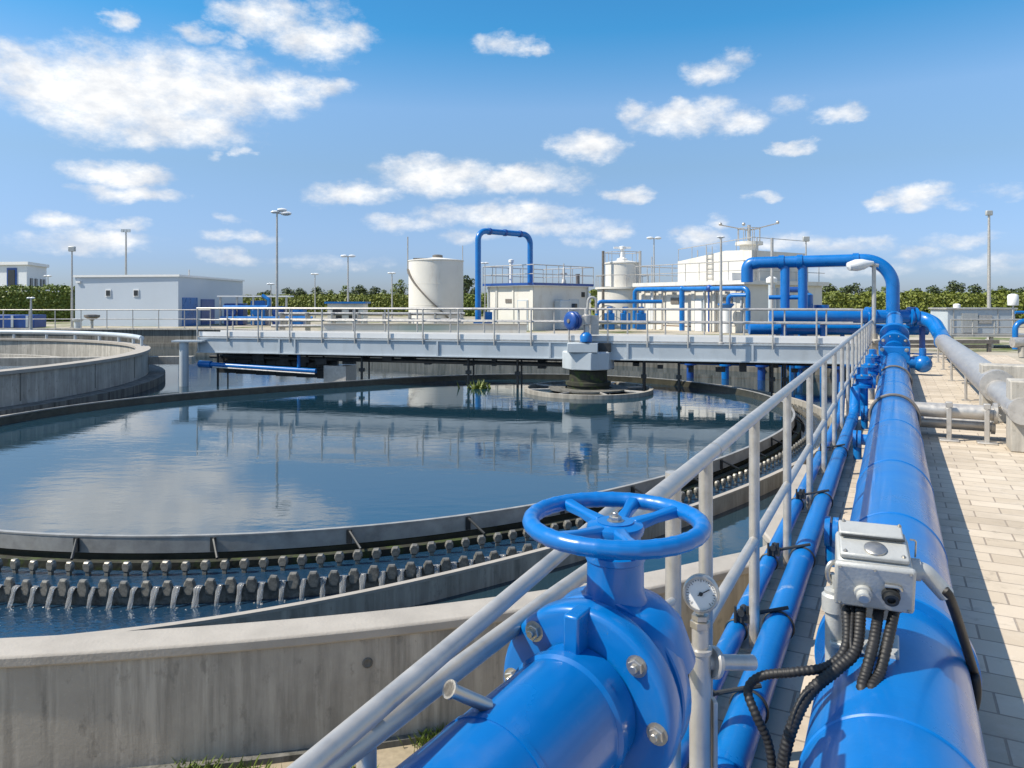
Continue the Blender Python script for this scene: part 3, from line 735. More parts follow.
# hangers and scraper gear under the deck
for a in (.5, 5.2, 8.4, 9.8, 13.2, 14.1, 16.4, 16.7):
    obj('hanger', MB().tube([bp(a, .3, ZD-.45), bp(a, .3, -1.0)], .035, 8).tube([bp(a, .8, ZD-.45), bp(a, .8, -.9)], .025, 8).box(bp(a, .3, -.35), (.14, .12, .1), BMat), DARK, t)
b = MB()
b.tube([bp(.1, .5, -.06), bp(11, .5, -.1)], .06, 8); b.tube([bp(.1, .9, .02), bp(BL-.3, .9, .0)], .05, 8); b.tube([bp(.1, .7, -.3), bp(4.6, .7, -.42)], .05, 8)
rk = random.Random(4)
for k in range(26):
    a = .4+k*.66+.3*rk.random(); b.box(bp(a, .5+.3*rk.random(), -.02-.14*rk.random()), (.10+.3*rk.random(), .2, .08+.16*rk.random()), BMat)
    if a < 4.6: b.tube([bp(a, .6, .1), bp(a+rk.uniform(-.15, .15), .7, -.38)], .03, 6)
for k in range(6): b.box(bp(.5+k*.68, .75, -.27-.02*k), (.66, .1, .62), BMat)
obj('underdeck_truss', b, DARK, t)
obj('scum_pipe', MB().tube([bp(.15, .12, -.27), bp(3.85, .12, -.40)], .075, 10).tube([bp(3.3, .12, -.4), bp(3.3, .12, .1)], .05, 8).cyl(bp(.0, .12, -.27), bp(.4, .12, -.28), .11, 12), BLUE, t)
obj('scum_pipe_rail', MB().tube([bp(.5, .05, -.345), bp(3.85, .05, -.475)], .022, 8), GALV, t)
obj('scum_box', MB().prism([(p.x, p.y) for p in (bp(4.0, .3, 0), bp(4.75, .2, 0), bp(4.75, .9, 0), bp(4.2, .9, 0))], -.95, -.25), GALV, t)

# post in the water left of the bridge
b = MB().cyl((-9.75, 22.0, -1.2), (-9.75, 22.0, .42), .13, 18)
b.box((-9.6, 22.0, .44), (.9, .34, .05))
tag(obj('mooring_post', b, GREYP), 'short grey steel post standing in water left of the bridge end', 'post')

# drive unit in the middle
DC = V((2.02, 19.62, 0)); 
t = thing('drive_unit', DC+V((0, 0, -.95)), 'grey octagonal drive housing with blue motors in the middle of the bridge', 'machine')
obj('pedestal', MB().lathe([(.56, -1.2), (.56, -.60), (.6, -.58), (.6, -.5), (.5, -.48), (.5, -.2)], DC, seg=36), MOSS, t)
obj('lower_housing', MB().lathe([(.62, -.17), (.69, -.15), (.69, .28), (.64, .31), (0, .31)], DC, seg=8), GREYP, t, 20, .012)
obj('upper_housing', MB().box(DC+V((-.17, -.35, .42)), (.78, .6, .24), None, -.15), GREYP, t, 20, .012)
obj('side_box', MB().box(DC+V((.42, -.2, .42)), (.32, .4, .22), None, -.15), DARK, t, 20, .01)
gb = DC+V((-.08, -.35, 0))
b = MB().lathe([(.11, .54), (.11, .66), (.08, .7), (.08, 1.0), (.12, 1.02), (.12, 1.24), (.06, 1.28), (.06, 1.42), (0, 1.42)], gb, seg=16)
b.box(gb+V((-.12, 0, 1.12)), (.34, .2, .2)); b.tube(fillet([gb+V((.02, 0, 1.4)), gb+V((.05, 0, 1.72)), gb+V((.25, 0, 1.72)), gb+V((.25, 0, 1.3))], .1), .035, 8)
b.box(gb+V((.22, .1, 1.0)), (.2, .2, .5))
obj('gearbox', b, GALV, t)
mo = obj('motor', MB().lathe([(.0, -.02), (.13, -.02), (.22, .0), (.245, .03), (.245, .09), (.225, .10), (.225, .12), (.245, .13), (.245, .2), (.2, .26), (.15, .36), (0, .36)], gb+V((-.46, -.12, 1.11)), (.75, .55, 0), 28), BLUE_D, t)
obj('fan_hub', MB().lathe([(.055, -.04), (.055, .02)], gb+V((-.46, -.12, 1.11)), (.75, .55, 0), 14), STRAP, mo)
obj('motor', MB().lathe([(.12, .56), (.155, .58), (.16, .72), (.12, .78), (.07, .82), (0, .82)], gb+V((-.03, -.18, 0)), seg=20), BLUE, t)
t = thing('centre_well', DC+V((0, 0, -1.0)), 'low concrete ring round the dark pedestal in the middle of the basin', 'ring')
ci = lambda r: [(DC.x+r*math.cos(2*PI*i/96), DC.y+r*math.sin(2*PI*i/96)) for i in range(96)]
obj('ring_wall', MB().band(ci(1.60), ci(1.7), -1.0, -.66), CONC, t)
obj('inner_plate', MB().band(ci(.62), ci(1.05), -.70, -.66), CONC_D, t)
for a in range(8):
    d = V((math.cos(a*PI/4+.2), math.sin(a*PI/4+.2), 0)); obj('spoke', MB().tube([DC+d*1.0+V((0, 0, -.69)), DC+d*1.62+V((0, 0, -.69))], .03, 6), GALV, t)
# lump of weed floating near the centre
b = MB()
for k in range(70):
    a = random.uniform(0, 6.28); q = V((-.85+random.gauss(0, .14), 20.2+random.gauss(0, .1), Z_IN)); d = V((math.cos(a), math.sin(a), random.uniform(.6, 2))).normalized()*random.uniform(.12, .32); s_ = d.cross(V((0, 0, 1))).normalized()*.03
    b.add([q-s_, q+s_, q+d], [(0, 1, 2)])
tag(obj('water_weed', b, LEAF_M, None, 0), 'small clump of green weed on the water before the bridge', 'weed')

# ------------------------------------------------------------------ walkway railings
def rail_run(name, label, s_of, ts, z_top, z_mid, r, group):
    t = thing(name, P(s_of(ts[0]), ts[0]), label, 'railing', group)
    return t
TA0, TA1 = tY(-.575, 2.54), tY(-.575, 22.5)
t = thing('walkway_railing', P(-.53, (TA0+TA1)/2), 'long galvanised tube railing running the length of the paved walkway to the bridge', 'railing', 'railings of the walkway')
obj('top_rail', MB().tube([P(-.575, tY(-.575, 1.72), 1.068), P(-.575, TA1, 1.068)], .0255, 18), GALV, t)
obj('mid_rail', MB().tube([P(-.575, TA0, .50), P(-.575, TA1, .50)], .022, 16), GALV, t)
pm = MB().tube([(0, 0, 0), (0, 0, 1.06)], .024, 16).box((0, 0, .006), (.11, .11, .012))
pm = pm.mesh('post', GALV)
ys = [2.54, 3.42, 4.47, 5.66]; 
while ys[-1] < 21: ys.append(ys[-1]+1.17)
for y in ys:
    inst('post', pm, Matrix.Translation(PY(-.575, y, 0)) @ Matrix.Rotation(RZ, 4, 'Z'), t)
for y in (2.66, 7.2, 11.9): 
    q = tY(-.575, y); obj('sleeve', MB().tube([P(-.575, q-.004, 1.068), P(-.575, q+.004, 1.068)], .0268, 18), GALV, t)
# near section
t = thing('walkway_railing', PY(-.56, 1.3), 'near end of the tube railing behind the blue handwheel, with close double rails', 'railing', 'railings of the walkway')
def P3(s, Y, h): return PY(s, Y, ZC-h)
obj('top_rail', MB().tube([P3(-.575, 1.75, .472), P3(-.555, 1.39, .47), P3(-.526, .75, .47), P3(-.51, .2, .47)], .0130, 18), GALV, t)
obj('hand_rail', MB().tube([P3(-.562, 1.75, .57), P3(-.56, 1.367, .543), P3(-.54, .793, .499), P3(-.52, .2, .45)], .0150, 18), GALV, t)
obj('mid_rail', MB().tube([P3(-.56, 2.1, .85), P3(-.56, 1.484, .718), P3(-.56, .985, .62), P3(-.56, .4, .5)], .0115, 12), GALV, t)
pm2 = MB().tube([(0, 0, 0), (0, 0, 1.08)], .024, 18).box((0, 0, .006), (.12, .12, .012)).mesh('post', GALV)
inst('post', MB().tube([(0, 0, 0), (0, 0, 1.12)], .012, 14).box((0, 0, .006), (.1, .1, .012)).mesh('post', GALV), Matrix.Translation(PY(-.545, .86, 0)), t)
for s, y in ((-.6, 2.26), (-.515, .12)):
    inst('post', pm2, Matrix.Translation(PY(s, y, 0)) @ Matrix.Rotation(RZ, 4, 'Z'), t)
br = obj('bracket', MB().cyl(at(449, 689, .93), at(488, 706, .97), .0088, 16).lathe([(.0115, 0), (.0115, .004)], at(449, 689, .93), at(488, 706, .97)-at(449, 689, .93), 16), STEEL, t)

# ------------------------------------------------------------------ foreground valve
AX = V((.54, .84, 0)).normalized(); AS = V((AX.y, -AX.x, 0)); UP = V((0, 0, 1))
FC = V((.112, 1.15, .98))
def va(d, s=0, z=0): return FC+AX*d+AS*s+UP*z
t = thing('gate_valve', V((.17, 1.23, .82)), 'big blue gate valve with round handwheel in the foreground', 'valve')
obj('flange', MB().lathe([(.088, -.012), (.136, -.012), (.142, -.010), (.1465, -.005), (.148, .002), (.148, .026), (.146, .032), (.140, .036), (.120, .038)], FC, AX, 56), BLUE, t)
bd = MB().lathe([(.10, .03), (.120, .036), (.120, .05), (.124, .054), (.139, .056), (.1415, .059), (.1415, .088), (.139, .092), (.126, .094), (.122, .098), (.112, .115), (.09, .128), (.05, .136), (.0, .138)], FC, AX, 56)
obj('body', bd, BLUE, t)
# bonnet web over the flange and neck
obj('web', MB().box(va(-.02, .0, .118), (.026, .05, .06), Matrix((AS, AX, UP)).transposed()), BLUE, t, 30, .004)
NC = V((.172, 1.232, 0))
obj('neck', MB().lathe([(.062, 1.075), (.058, 1.10), (.05, 1.115), (.047, 1.13), (.047, 1.172), (.0495, 1.174), (.0495, 1.184), (.042, 1.187), (.042, 1.215), (.036, 1.22)], NC, seg=40), BLUE, t)
obj('bonnet', MB().lathe([(.13, 1.02), (.11, 1.075), (.085, 1.10), (.06, 1.108)], NC, seg=40), BLUE, t)
HWZ = 1.228
hw = obj('handwheel', MB().lathe([(.02, HWZ-.02), (.046, HWZ-.012), (.048, HWZ-.004), (.046, HWZ+.002), (.03, HWZ+.006), (.03, HWZ+.008), (0, HWZ+.008)], NC, seg=32), BLUE, t)
nseg = 180; rim = [NC+V((.1405*math.cos(2*PI*i/nseg), .1405*math.sin(2*PI*i/nseg), HWZ+.006)) for i in range(nseg)]
obj('rim', MB().tube(rim,   .0140, 16, True, rf=lambda i: .0138*(1+.05*max(0, math.cos(2*PI*i*30/nseg))**2)), BLUE, hw)
for k, a in enumerate((122, 68, 30, -140, -86)):
    d = V((math.cos(math.radians(a)), math.sin(math.radians(a)), 0)); sd_ = V((-d.y, d.x, 0))
    p0 = NC+d*.036+UP*(HWZ-.004); p1 = NC+d*.134+UP*(HWZ+.006); b = MB()
    vs = []
    for p, w, h in ((p0, .013, .010), (p0.lerp(p1, .5), .009, .008), (p1, .0125, .009)):
        for (x, z) in ((-1, -1), (1, -1), (1, .4), (.6, 1), (-.6, 1), (-1, .4)): vs.append(p+sd_*(x*w)+UP*(z*h))
    fs = [tuple(range(5, -1, -1)), tuple(range(12, 18))]+[(r*6+i, r*6+(i+1) % 6, r*6+6+(i+1) % 6, r*6+6+i) for r in (0, 1) for i in range(6)]
    b.add(vs, fs); obj('spoke', b, BLUE, hw, 30, .002)
bolt(NC+UP*(HWZ+.009), UP, .0105, hw)
for a in (132, 42, -3, -48, 177, 222, -93):
    r = .1245; p = va(-.012, r*math.cos(math.radians(a)), r*math.sin(math.radians(a))); bolt(p, -AX, .0122, t)

t = thing('inlet_pipe', V((-.6, .3, 0)), 'thick blue pipe leading up to the handwheel valve at bottom', 'pipe')
obj('pipe', MB().tube([va(-2.0), va(-.015)], .093, 56), BLUE, t)
obj('collar', MB().lathe([(.0933, -.02), (.098, -.014), (.098, .0), (.0933, .006)], va(-.055), AX, 56), BLUE, t)
obj('weld_ring', MB().tube([va(-.26), va(-.25)], .0948, 56), BLUE, t)
obj('support', MB().box(V((-.9, -.08, .43)), (.12, .12, .9)).box(V((-.9, -.08, .01)), (.3, .3, .02)), GALV, t)
t = thing('outlet_pipe', V((.15, 1.2, 0)), 'blue pipe dropping to the paving behind the handwheel valve', 'pipe')
OC = va(.07)
obj('pipe', MB().tube([V((OC.x, OC.y, .86)), V((OC.x, OC.y, 0))], .07, 36), BLUE, t)
obj('flange', MB().lathe([(.12, 0), (.12, .02)], V((OC.x, OC.y, .70)), UP, 36).lathe([(.12, 0), (.12, .02)], V((OC.x, OC.y, .724)), UP, 36).lathe([(.14, 0), (.14, .025)], V((OC.x, OC.y, .0)), UP, 36), BLUE, t)
obj('drain_valve', MB().cyl(V((OC.x+.05, OC.y, .6)), V((OC.x+.14, OC.y-.02, .6)), .02, 14).lathe([(.02, 0), (.05, .01), (.05, .035), (.03, .04), (.03, .09), (.0, .1)], V((OC.x+.12, OC.y-.02, .56)), UP, 20), BLUE_D, t)
for k in range(6): bolt(V((OC.x+.1*math.cos(k*PI/3), OC.y+.1*math.sin(k*PI/3), .745)), UP, .011, t)

# pressure gauge on its own standpipe
GP = V((.483, 1.9, 0))
t = thing('pressure_gauge', GP, 'round white dial pressure gauge on a steel standpipe beside the valve', 'gauge')
obj('standpipe', MB().lathe([(.07, 0), (.07, .015), (.027, .016), (.027, .70), (.03, .702), (.03, .712), (.021, .714), (.021, .765)], GP, seg=24), GALV, t)
obj('fitting', MB().lathe([(.018, .764), (.026, .766), (.026, .782), (.018, .784), (.022, .786), (.022, .798), (.012, .80), (.012, .82)], GP, seg=6), STEEL, t, 20)
GD = V((-.30, -.945, .13)).normalized(); GC = GP+V((0, -.01, .857))
obj('case', MB().lathe([(.0, -.03), (.03, -.03), (.044, -.02), (.046, .0), (.046, .014), (.043, .018), (.039, .018), (.039, .010)], GC, GD, 40), STEEL, t)
dl = obj('dial', MB().lathe([(0, .0112), (.0392, .0112), (.0392, .008)], GC, GD, 40), DIAL, t)
GM = frame(GC+GD*.0125, GD, UP)
tk = MB()
for k in range(25):
    a = math.radians(-135+k*270/24); L = .007 if k % 4 == 0 else .004
    p = GM @ (V((math.cos(a), math.sin(a), 0))*(.036-L/2)); tk.box(p, (L, .0012, .0005), GM.to_3x3() @ Matrix.Rotation(a, 3, 'Z'))
obj('tick_marks', tk, DARK, dl, 0)
ndl = MB(); a = math.radians(-58); ndl.box(GM @ (V((math.cos(a), math.sin(a), 0))*.008+V((0, 0, .001))), (.034, .0022, .001), GM.to_3x3() @ Matrix.Rotation(a, 3, 'Z')); ndl.lathe([(.005, 0), (.005, .003), (0, .003)], GM @ V((0, 0, 0)), GD, 12)
obj('needle', ndl, DARK, dl, 0)
AR = GP+UP*.675
obj('side_arm', MB().cyl(AR, AR+V((.155, .06, -.03)), .0195, 20).lathe([(.036, 0), (.04, .004), (.04, .014), (.036, .018), (.02, .02)], AR+V((.03, .01, -.005)), V((.155, .06, -.03)), 24), GALV, t)
b = MB().tube(catmull([GP+V((.03, .02, .35)), GP+V((.075, .02, .27)), GP+V((.07, 0, .14)), GP+V((.03, -.03, .06)), GP+V((.02, -.06, .01))], 8), .011, 10)
obj('cable', b, RUBBER, t)
obj('guard_strip', MB().box(GP+V((.036, 0, .45)), (.012, .03, .26)), GALV, t, 30, .003)
# small spigot low on the post
obj('spigot', MB().cyl(GP+V((-.03, -.02, .29)), GP+V((-.115, -.04, .29)), .022, 18).lathe([(.04, 0), (.04, .025)], GP+V((-.09, -.04, .29)), V((-1, -.2, 0)), 6), STEEL, t)

# ------------------------------------------------------------------ main pipe
MZ = .25; MR = .24
def mp_(Y, ds=0, z=MZ): return P(ds, Y/DY, z)
DV = V((DX, DY, 0)); NV = V((NX, NY, 0))
t = thing('main_pipe', mp_(3, 0, 0), 'very thick blue main pipe running along the middle of the paved walkway', 'pipe')
obj('pipe', MB().tube([mp_(-3), mp_(16.2)], MR, 72), BLUE, t)
for y in (1.55, 1.98, 3.9, 5.2, 7.0, 10.4, 13.0):
    obj('weld_ring', MB().tube([mp_(y-.011), mp_(y-.006), mp_(y+.006), mp_(y+.011)], [MR+.0005, MR+.005, MR+.005, MR+.0005], 72), BLUE, t)
obj('joint_ring', MB().lathe([(MR, -.03), (MR+.03, -.03), (MR+.035, -.025), (MR+.035, .022), (MR+.03, .027), (MR, .03)], mp_(2.76), DV, 72), BLUE, t)
for y in (8.7, 12.6):
    pts = [mp_(y)+NV*(MR+.02)*math.cos(a)+UP*(MR+.02)*math.sin(a) for a in [PI*(-.12+1.24*k/40) for k in range(41)]]
    obj('strap', MB().tube(pts, .018, 8), STRAP, t)
for y in (.6, 4.6, 8.8, 12.7, 15.5):
    obj('saddle', MB().box(mp_(y, 0, .03), (.5, .14, .06), None, RZ).box(mp_(y, -.2, .09), (.07, .12, .18), None, RZ).box(mp_(y, .2, .09), (.07, .12, .18), None, RZ), CONC_L, t)
# side lugs on the left of the pipe
for y, k in ((4.35, 0), (7.4, 1), (9.2, 1)):
    b = MB().cyl(mp_(y, -.2, .2), mp_(y, -.36, .2), .055, 18).lathe([(.09, 0), (.09, .03)], mp_(y, -.3, .2), -NV, 24).lathe([(.09, 0), (.09, .03)], mp_(y, -.345, .2), -NV, 24)
    b.cyl(mp_(y, -.335, .2), mp_(y, -.335, 0), .04, 12)
    obj('branch', b, BLUE_W, t)

# valve group at the far end of the main pipe
t = thing('line_valve', mp_(17, 0, 0), 'blue flanged valve joining the main pipe to the far blue header', 'valve')
obj('square_flange', MB().box(mp_(16.35, 0, MZ+.06), (.62, .14, .62), None, RZ), BLUE, t, 30, .02)
obj('body', MB().lathe([(.2, 0), (.17, .15), (.15, .4), (.19, .5), (.19, .65), (.15, .8), (.2, 1.2)], mp_(16.4, 0, MZ+.08), DV, 32), BLUE, t)
obj('flange', MB().lathe([(.3, 0), (.34, .01), (.34, .11), (.3, .12)], mp_(17.5, 0, MZ+.28), V((DX, DY, .35)), 36), BLUE, t)
obj('flange', MB().lathe([(.3, 0), (.33, .01), (.33, .1), (.3, .12)], mp_(18.3, 0, MZ+.5), V((DX, DY, .5)), 36), BLUE, t)
obj('riser', MB().tube(catmull([mp_(17.4, 0, MZ+.2), mp_(18.3, 0, MZ+.45), mp_(19.6, 0, .85), mp_(21.8, 0, 1.12)], 8), .22, 28), BLUE, t)
b = MB().cyl(mp_(16.4, .25, MZ+.02), mp_(16.4, .42, MZ+.02), .13, 18).sphere(mp_(16.4, .55, MZ), .19, 20, 12).cyl(mp_(16.4, .55, MZ), mp_(16.4, .55, MZ+.34), .07, 12)
obj('actuator', b, BLUE, t)
b = MB().cyl(mp_(15.9, -.25, MZ+.02), mp_(15.9, -.5, MZ+.02), .09, 14).lathe([(.15, 0), (.15, .05), (.1, .06), (.1, .16), (.15, .17), (.15, .22)], mp_(15.9, -.36, MZ-.02), UP, 18)
obj('side_valve', b, BLUE_D, t)
for k in range(10):
    a = 2*PI*k/10; q = mp_(17.45, .29*math.cos(a), MZ+.27+.29*math.sin(a)); bolt(q, -V((DX, DY, .35)), .03, t)
for sx, sz in ((-.24, .3), (.24, .3), (-.24, -.14), (.24, -.14)): bolt(mp_(16.25, sx, MZ+.06+sz*.8), -DV, .032, t)

# small valves between the railing and the main pipe, far end
def small_valve(s, Y, label, grey):
    t = thing('branch_valve', PY(s, Y, 0), label, 'valve', 'branch valves beside the main pipe')
    c = PY(s, Y, 0)
    obj('stem', MB().cyl(c, c+UP*.42, .075, 18), GALV if grey else BLUE, t)
    obj('body', MB().lathe([(.13, .40), (.13, .44), (.09, .45), (.09, .52), (.13, .53), (.13, .57), (.07, .59), (.07, .68), (.03, .69)], c, seg=20), BLUE, t)
    obj('side_flange', MB().cyl(c+UP*.49, c+UP*.49+NV*.16, .06, 14).lathe([(.1, 0), (.1, .03)], c+UP*.49+NV*.14, NV, 18), BLUE, t)
    for k in range(6): bolt(c+V((.11*math.cos(k*PI/3), .11*math.sin(k*PI/3), .57)), UP, .018, t)
small_valve(-.36, 12.2, 'blue branch valve on a grey stem beside the far end of the main pipe', True)
small_valve(-.37, 14.3, 'farther blue branch valve near the foot of the floodlight post', False)
small_valve(-.40, 10.4, 'nearest low blue branch valve where the twin thin pipes end', False)

# ------------------------------------------------------------------ twin small pipes
t = thing('service_pipe', PY(-.44, 4, 0), 'thin scuffed blue pipe beside the foot of the railing, nearer the main pipe', 'pipe', 'twin thin blue pipes along the railing')
obj('pipe', MB().tube(fillet([PY(-.48, -2, .09), PY(-.48, 9.9, .09), PY(-.48, 10.2, .4)], .2), .064, 28), BLUE_W, t)
for y in (2.2, 2.28, 2.36, 9.3, 9.5): obj('collar', MB().tube([PY(-.48, y-.02, .09), PY(-.48, y+.02, .09)], .071, 28), BLUE, t)
for y in (1.2, 4.4, 6.4, 8.2): obj('foot', MB().box(PY(-.48, y, .02), (.05, .12, .04), None, RZ), GALV, t)
t = thing('service_pipe', PY(-.6, 4, 0), 'thinner blue pipe tucked behind the railing posts over the water', 'pipe', 'twin thin blue pipes along the railing')
obj('pipe', MB().tube(fillet([PY(-.655, -2, .07), PY(-.655, 10.2, .07), PY(-.655, 10.5, .45)], .2), .045, 20), BLUE_W, t)
for y in (1.0, 4.2, 6.2, 8): obj('foot', MB().box(PY(-.655, y, .013), (.05, .08, .026), None, RZ), GALV, t)
for i, y in enumerate((2.75, 3.45, 4.35, 5.6, 7.4)):
    lab = ['nearest black pipe clamp on the thin blue pipes, beside the gauge', 'black pipe clamp second from the camera on the thin blue pipes', 'black pipe clamp third from the camera on the thin blue pipes', 'black pipe clamp fourth from the camera on the thin blue pipes', 'farthest black pipe clamp on the thin blue pipes'][i]
    t = thing('pipe_clamp', PY(-.5, y, .2), lab, 'clamp', 'black clamps on the thin blue pipes')
    for s, z, r in ((-.48, .09, .067), (-.655, .07, .048)):
        pts = [PY(s, y, z)+NV*(r*math.cos(a))+UP*(r*math.sin(a)) for a in [2*PI*k/24 for k in range(24)]]; obj('band', MB().tube(pts, .006, 6, True), DARK, t)
    b = MB().tube([PY(-.65, y, .135), PY(-.44, y, .175)], .009, 8).box(PY(-.625, y, .135), (.06, .05, .04), None, RZ).cyl(PY(-.63, y-.03, .16), PY(-.63, y+.04, .16), .016, 10)
    for k in range(3): b.cyl(PY(-.655+.025*k, y-.02, .115), PY(-.655+.025*k, y-.02, .19), .007, 8)
    obj('bracket', b, DARK, t)

# ------------------------------------------------------------------ junction box
BC = at(872, 568, 2.36); 
t = thing('junction_box', V((BC.x, BC.y, .49)), 'grey cast metal junction box with knobs and black cables on the main pipe', 'junction box')
TILT = Matrix.Rotation(RZ+.10, 3, 'Z') @ Matrix.Rotation(math.radians(20), 3, 'X')
JS = .9
def jb(x, y, z): return BC+TILT @ V((x, y, z))*JS
obj('housing', MB().box(jb(0, .005, 0), (.235*JS, .17*JS, .165*JS), TILT), GREYB, t, 30, .012)
obj('cover', MB().box(jb(0, -.094, -.002), (.25*JS, .026*JS, .178*JS), TILT), GREYB, t, 30, .01)
obj('lid', MB().box(jb(0, .0, .095), (.215*JS, .15*JS, .022*JS), TILT), GREYB, t, 30, .006)
obj('lid', MB().box(jb(-.005, .055, .116), (.205*JS, .075*JS, .02*JS), TILT), GREYB, t, 30, .005)
obj('cap', MB().lathe([(.032, 0), (.032, .006), (.028, .009), (0, .009)], jb(.005, -.035, .106), TILT @ UP, 28), STEEL, t)
obj('hinge_bar', MB().tube([jb(-.1, .013, .118), jb(.1, .013, .118)], .0035, 8), DARK, t)
kb = obj('knob', MB().lathe([(.026, 0), (.026, .012), (.02, .014), (.02, .03), (.016, .033), (0, .033)], jb(-.035, -.107, -.02), TILT @ V((0, -1, 0)), 24), GREYB, t)
obj('knob_face', MB().lathe([(.014, .032), (.014, .035), (0, .035)], jb(-.035, -.107, -.02), TILT @ V((0, -1, 0)), 20), STEEL, kb)
kb = obj('knob', MB().lathe([(.026, 0), (.026, .014), (.021, .016), (.021, .03), (.012, .03), (.012, .02), (0, .02)], jb(.05, -.107, -.015), TILT @ V((0, -1, 0)), 24), DARK, t)
obj('latch', MB().tube(fillet([jb(.03, -.112, .022), jb(.075, -.112, .022), jb(.08, -.112, .008)], .01), .007, 10), STEEL, t)
for x in (-.108, 0, .108):
    for z in (.072, -.076):
        if x == 0 and z < 0: continue
        bolt(jb(x, -.108, z), TILT @ V((0, -1, 0)), .0045, t)
for x in (-.09, .09):
    for y in (-.06, .085): bolt(jb(x, y, .107 if y < 0 else .127), TILT @ UP, .005, t)
for x in (-.085, -.035, .025, .075):
    obj('cable_gland', MB().lathe([(.017, -.082), (.017, -.098), (.021, -.1), (.021, -.118), (.014, -.12)], jb(x, -.04, 0), TILT @ UP, 12), DARK, t)
obj('mount', MB().box(jb(0, .05, -.15), (.12, .06, .16), TILT).box(V((BC.x, BC.y+.05, .495)), (.2, .16, .02), None, RZ), GREYB, t, 30, .005)
wire = MB().tube(fillet([jb(.12, .05, .10), jb(.14, .05, .1), jb(.14, .05, .03)], .02), .003, 6); obj('wire_loop', wire, STEEL, t)
# grey conduit to the right
cd = obj('conduit', MB().tube(fillet([jb(.13, .02, .0), jb(.165, .02, -.0), jb(.235, .015, -.085)], .05), .026, 20).lathe([(.034, 0), (.034, .025)], jb(.125, .02, 0), TILT @ V((1, 0, 0)), 20), GREYB, t)
ring = [mp_(2.69)+NV*(MR+.014)*math.cos(a)+UP*(MR+.014)*math.sin(a) for a in [PI*(.20-.46*k/24) for k in range(25)]]
obj('band_cable', MB().tube(catmull([jb(.215, .015, -.064), jb(.25, .014, -.105)]+ring[5::3], 5), .0155, 10), RUBBER, t)
# cables
def cable(pts, r, parent):
    q = catmull(pts, 14); L = sum((q[i+1]-q[i]).length for i in range(len(q)-1)); n = max(20, int(L/.0034)); 
    # resample evenly
    out = []; acc = 0; step = L/n; nxt = 0; 
    for i in range(len(q)-1):
        d = (q[i+1]-q[i]).length
        while nxt <= acc+d+1e-9 and d > 0: out.append(q[i].lerp(q[i+1], (nxt-acc)/d)); nxt += step
        acc += d
    return obj('cable', MB().tube(out, r, 12, rf=lambda i: r*(1.0, 1.0, .9, .9)[i % 4]), RUBBER, parent, 60)
def gl(x): return jb(x, -.04, -.115)
cable([gl(-.085), at(846, 645, 2.27), at(828, 666, 2.24), at(795, 672, 2.25), at(762, 676, 2.3), at(748, 690, 2.3), at(756, 715, 2.26), at(768, 742, 2.24), at(772, 775, 2.22), V((.76, 2.2, .0))], .0145, t)
cable([gl(-.035), at(856, 648, 2.25), at(838, 668, 2.22), at(812, 690, 2.2), at(797, 715, 2.18), at(786, 748, 2.17), at(780, 790, 2.17), V((.775, 2.16, .0))], .0185, t)
cable([gl(.025), at(874, 640, 2.24), at(866, 672, 2.2), at(862, 690, 2.16), V((1.03, 2.13, .44))], .0165, t)
cable([gl(.075), at(888, 640, 2.24), at(880, 672, 2.2), at(872, 690, 2.15), V((1.045, 2.11, .44))], .0165, t)
cable([gl(-.06), at(851, 640, 2.26), at(850, 662, 2.23), at(822, 682, 2.2), at(800, 700, 2.18), at(788, 745, 2.16), V((.785, 2.14, .0))], .006, t)
# post with eye beside the box
bp0 = PY(-.175, 2.42, .37)
t = thing('bracket_post', bp0, 'short grey post with clamp cap on the pipe, left of the junction box', 'post')
b = MB().lathe([(.028, 0), (.028, .22), (.038, .222), (.038, .272), (.03, .28), (.03, .29), (.012, .295), (.012, .34)], bp0, seg=22); obj('post', b, GREYB, t)
ce = bp0+V((.0, 0, .345)); obj('eye', MB().tube([ce+V((.022*math.cos(a), 0, .034*math.sin(a))) for a in [2*PI*k/20 for k in range(20)]], .0085, 8, True), STEEL, t)

# ------------------------------------------------------------------ grey pipe on the right and its blocks
GS = 1.2; GZ = .5; GR = .21
t = thing('grey_pipe', PY(GS, 14, 0), 'long grey steel pipe on low stands right of the paved walkway', 'pipe')
obj('sleeve', MB().tube([PY(GS, 7.75, GZ-.05), PY(GS, 9.7, GZ-.05)], .14, 32), GALV, t)
obj('pipe', MB().tube([PY(GS, 9.6, GZ), PY(GS, 20.4, GZ)], GR, 44), GALV, t)
for y in (12.0, 15.0, 17.5, 19.6):
    obj('stand', MB().tube([PY(GS-.17, y, 0), PY(GS-.17, y, GZ-.1)], .022, 8).tube([PY(GS+.17, y, 0), PY(GS+.17, y, GZ-.1)], .022, 8).box(PY(GS, y, GZ-.225), (.44, .06, .03), None, RZ).box(PY(GS-.17, y, .008), (.12, .12, .016), None, RZ), GALV, t)
HP = [V((8.0, 22.9, 1.15)), V((12.75, 22.55, 1.15)), PY(GS, 21.4, .62), PY(GS, 20.35, GZ)]
t = thing('header_pipe', V((11.5, 22.5, 0)), 'thick blue header pipe across the walkway end, bending to the grey pipe', 'pipe')
obj('pipe', MB().tube(fillet(HP, .55, 12), GR, 36), BLUE, t)
for x in (10.85, 11.0, 12.1, 12.25):
    obj('flange', MB().lathe([(.27, 0), (.3, .01), (.3, .07), (.27, .08)], V((x, 22.9-.0737*(x-8), 1.15)), V((1, -.074, 0)), 32), BLUE, t)
q = PY(GS, 20.4, GZ); obj('collar', MB().lathe([(GR+.003, -.2), (GR+.02, -.19), (GR+.02, .0), (GR+.003, .01)], PY(GS, 20.5, GZ), DV, 40), BLUE, t)
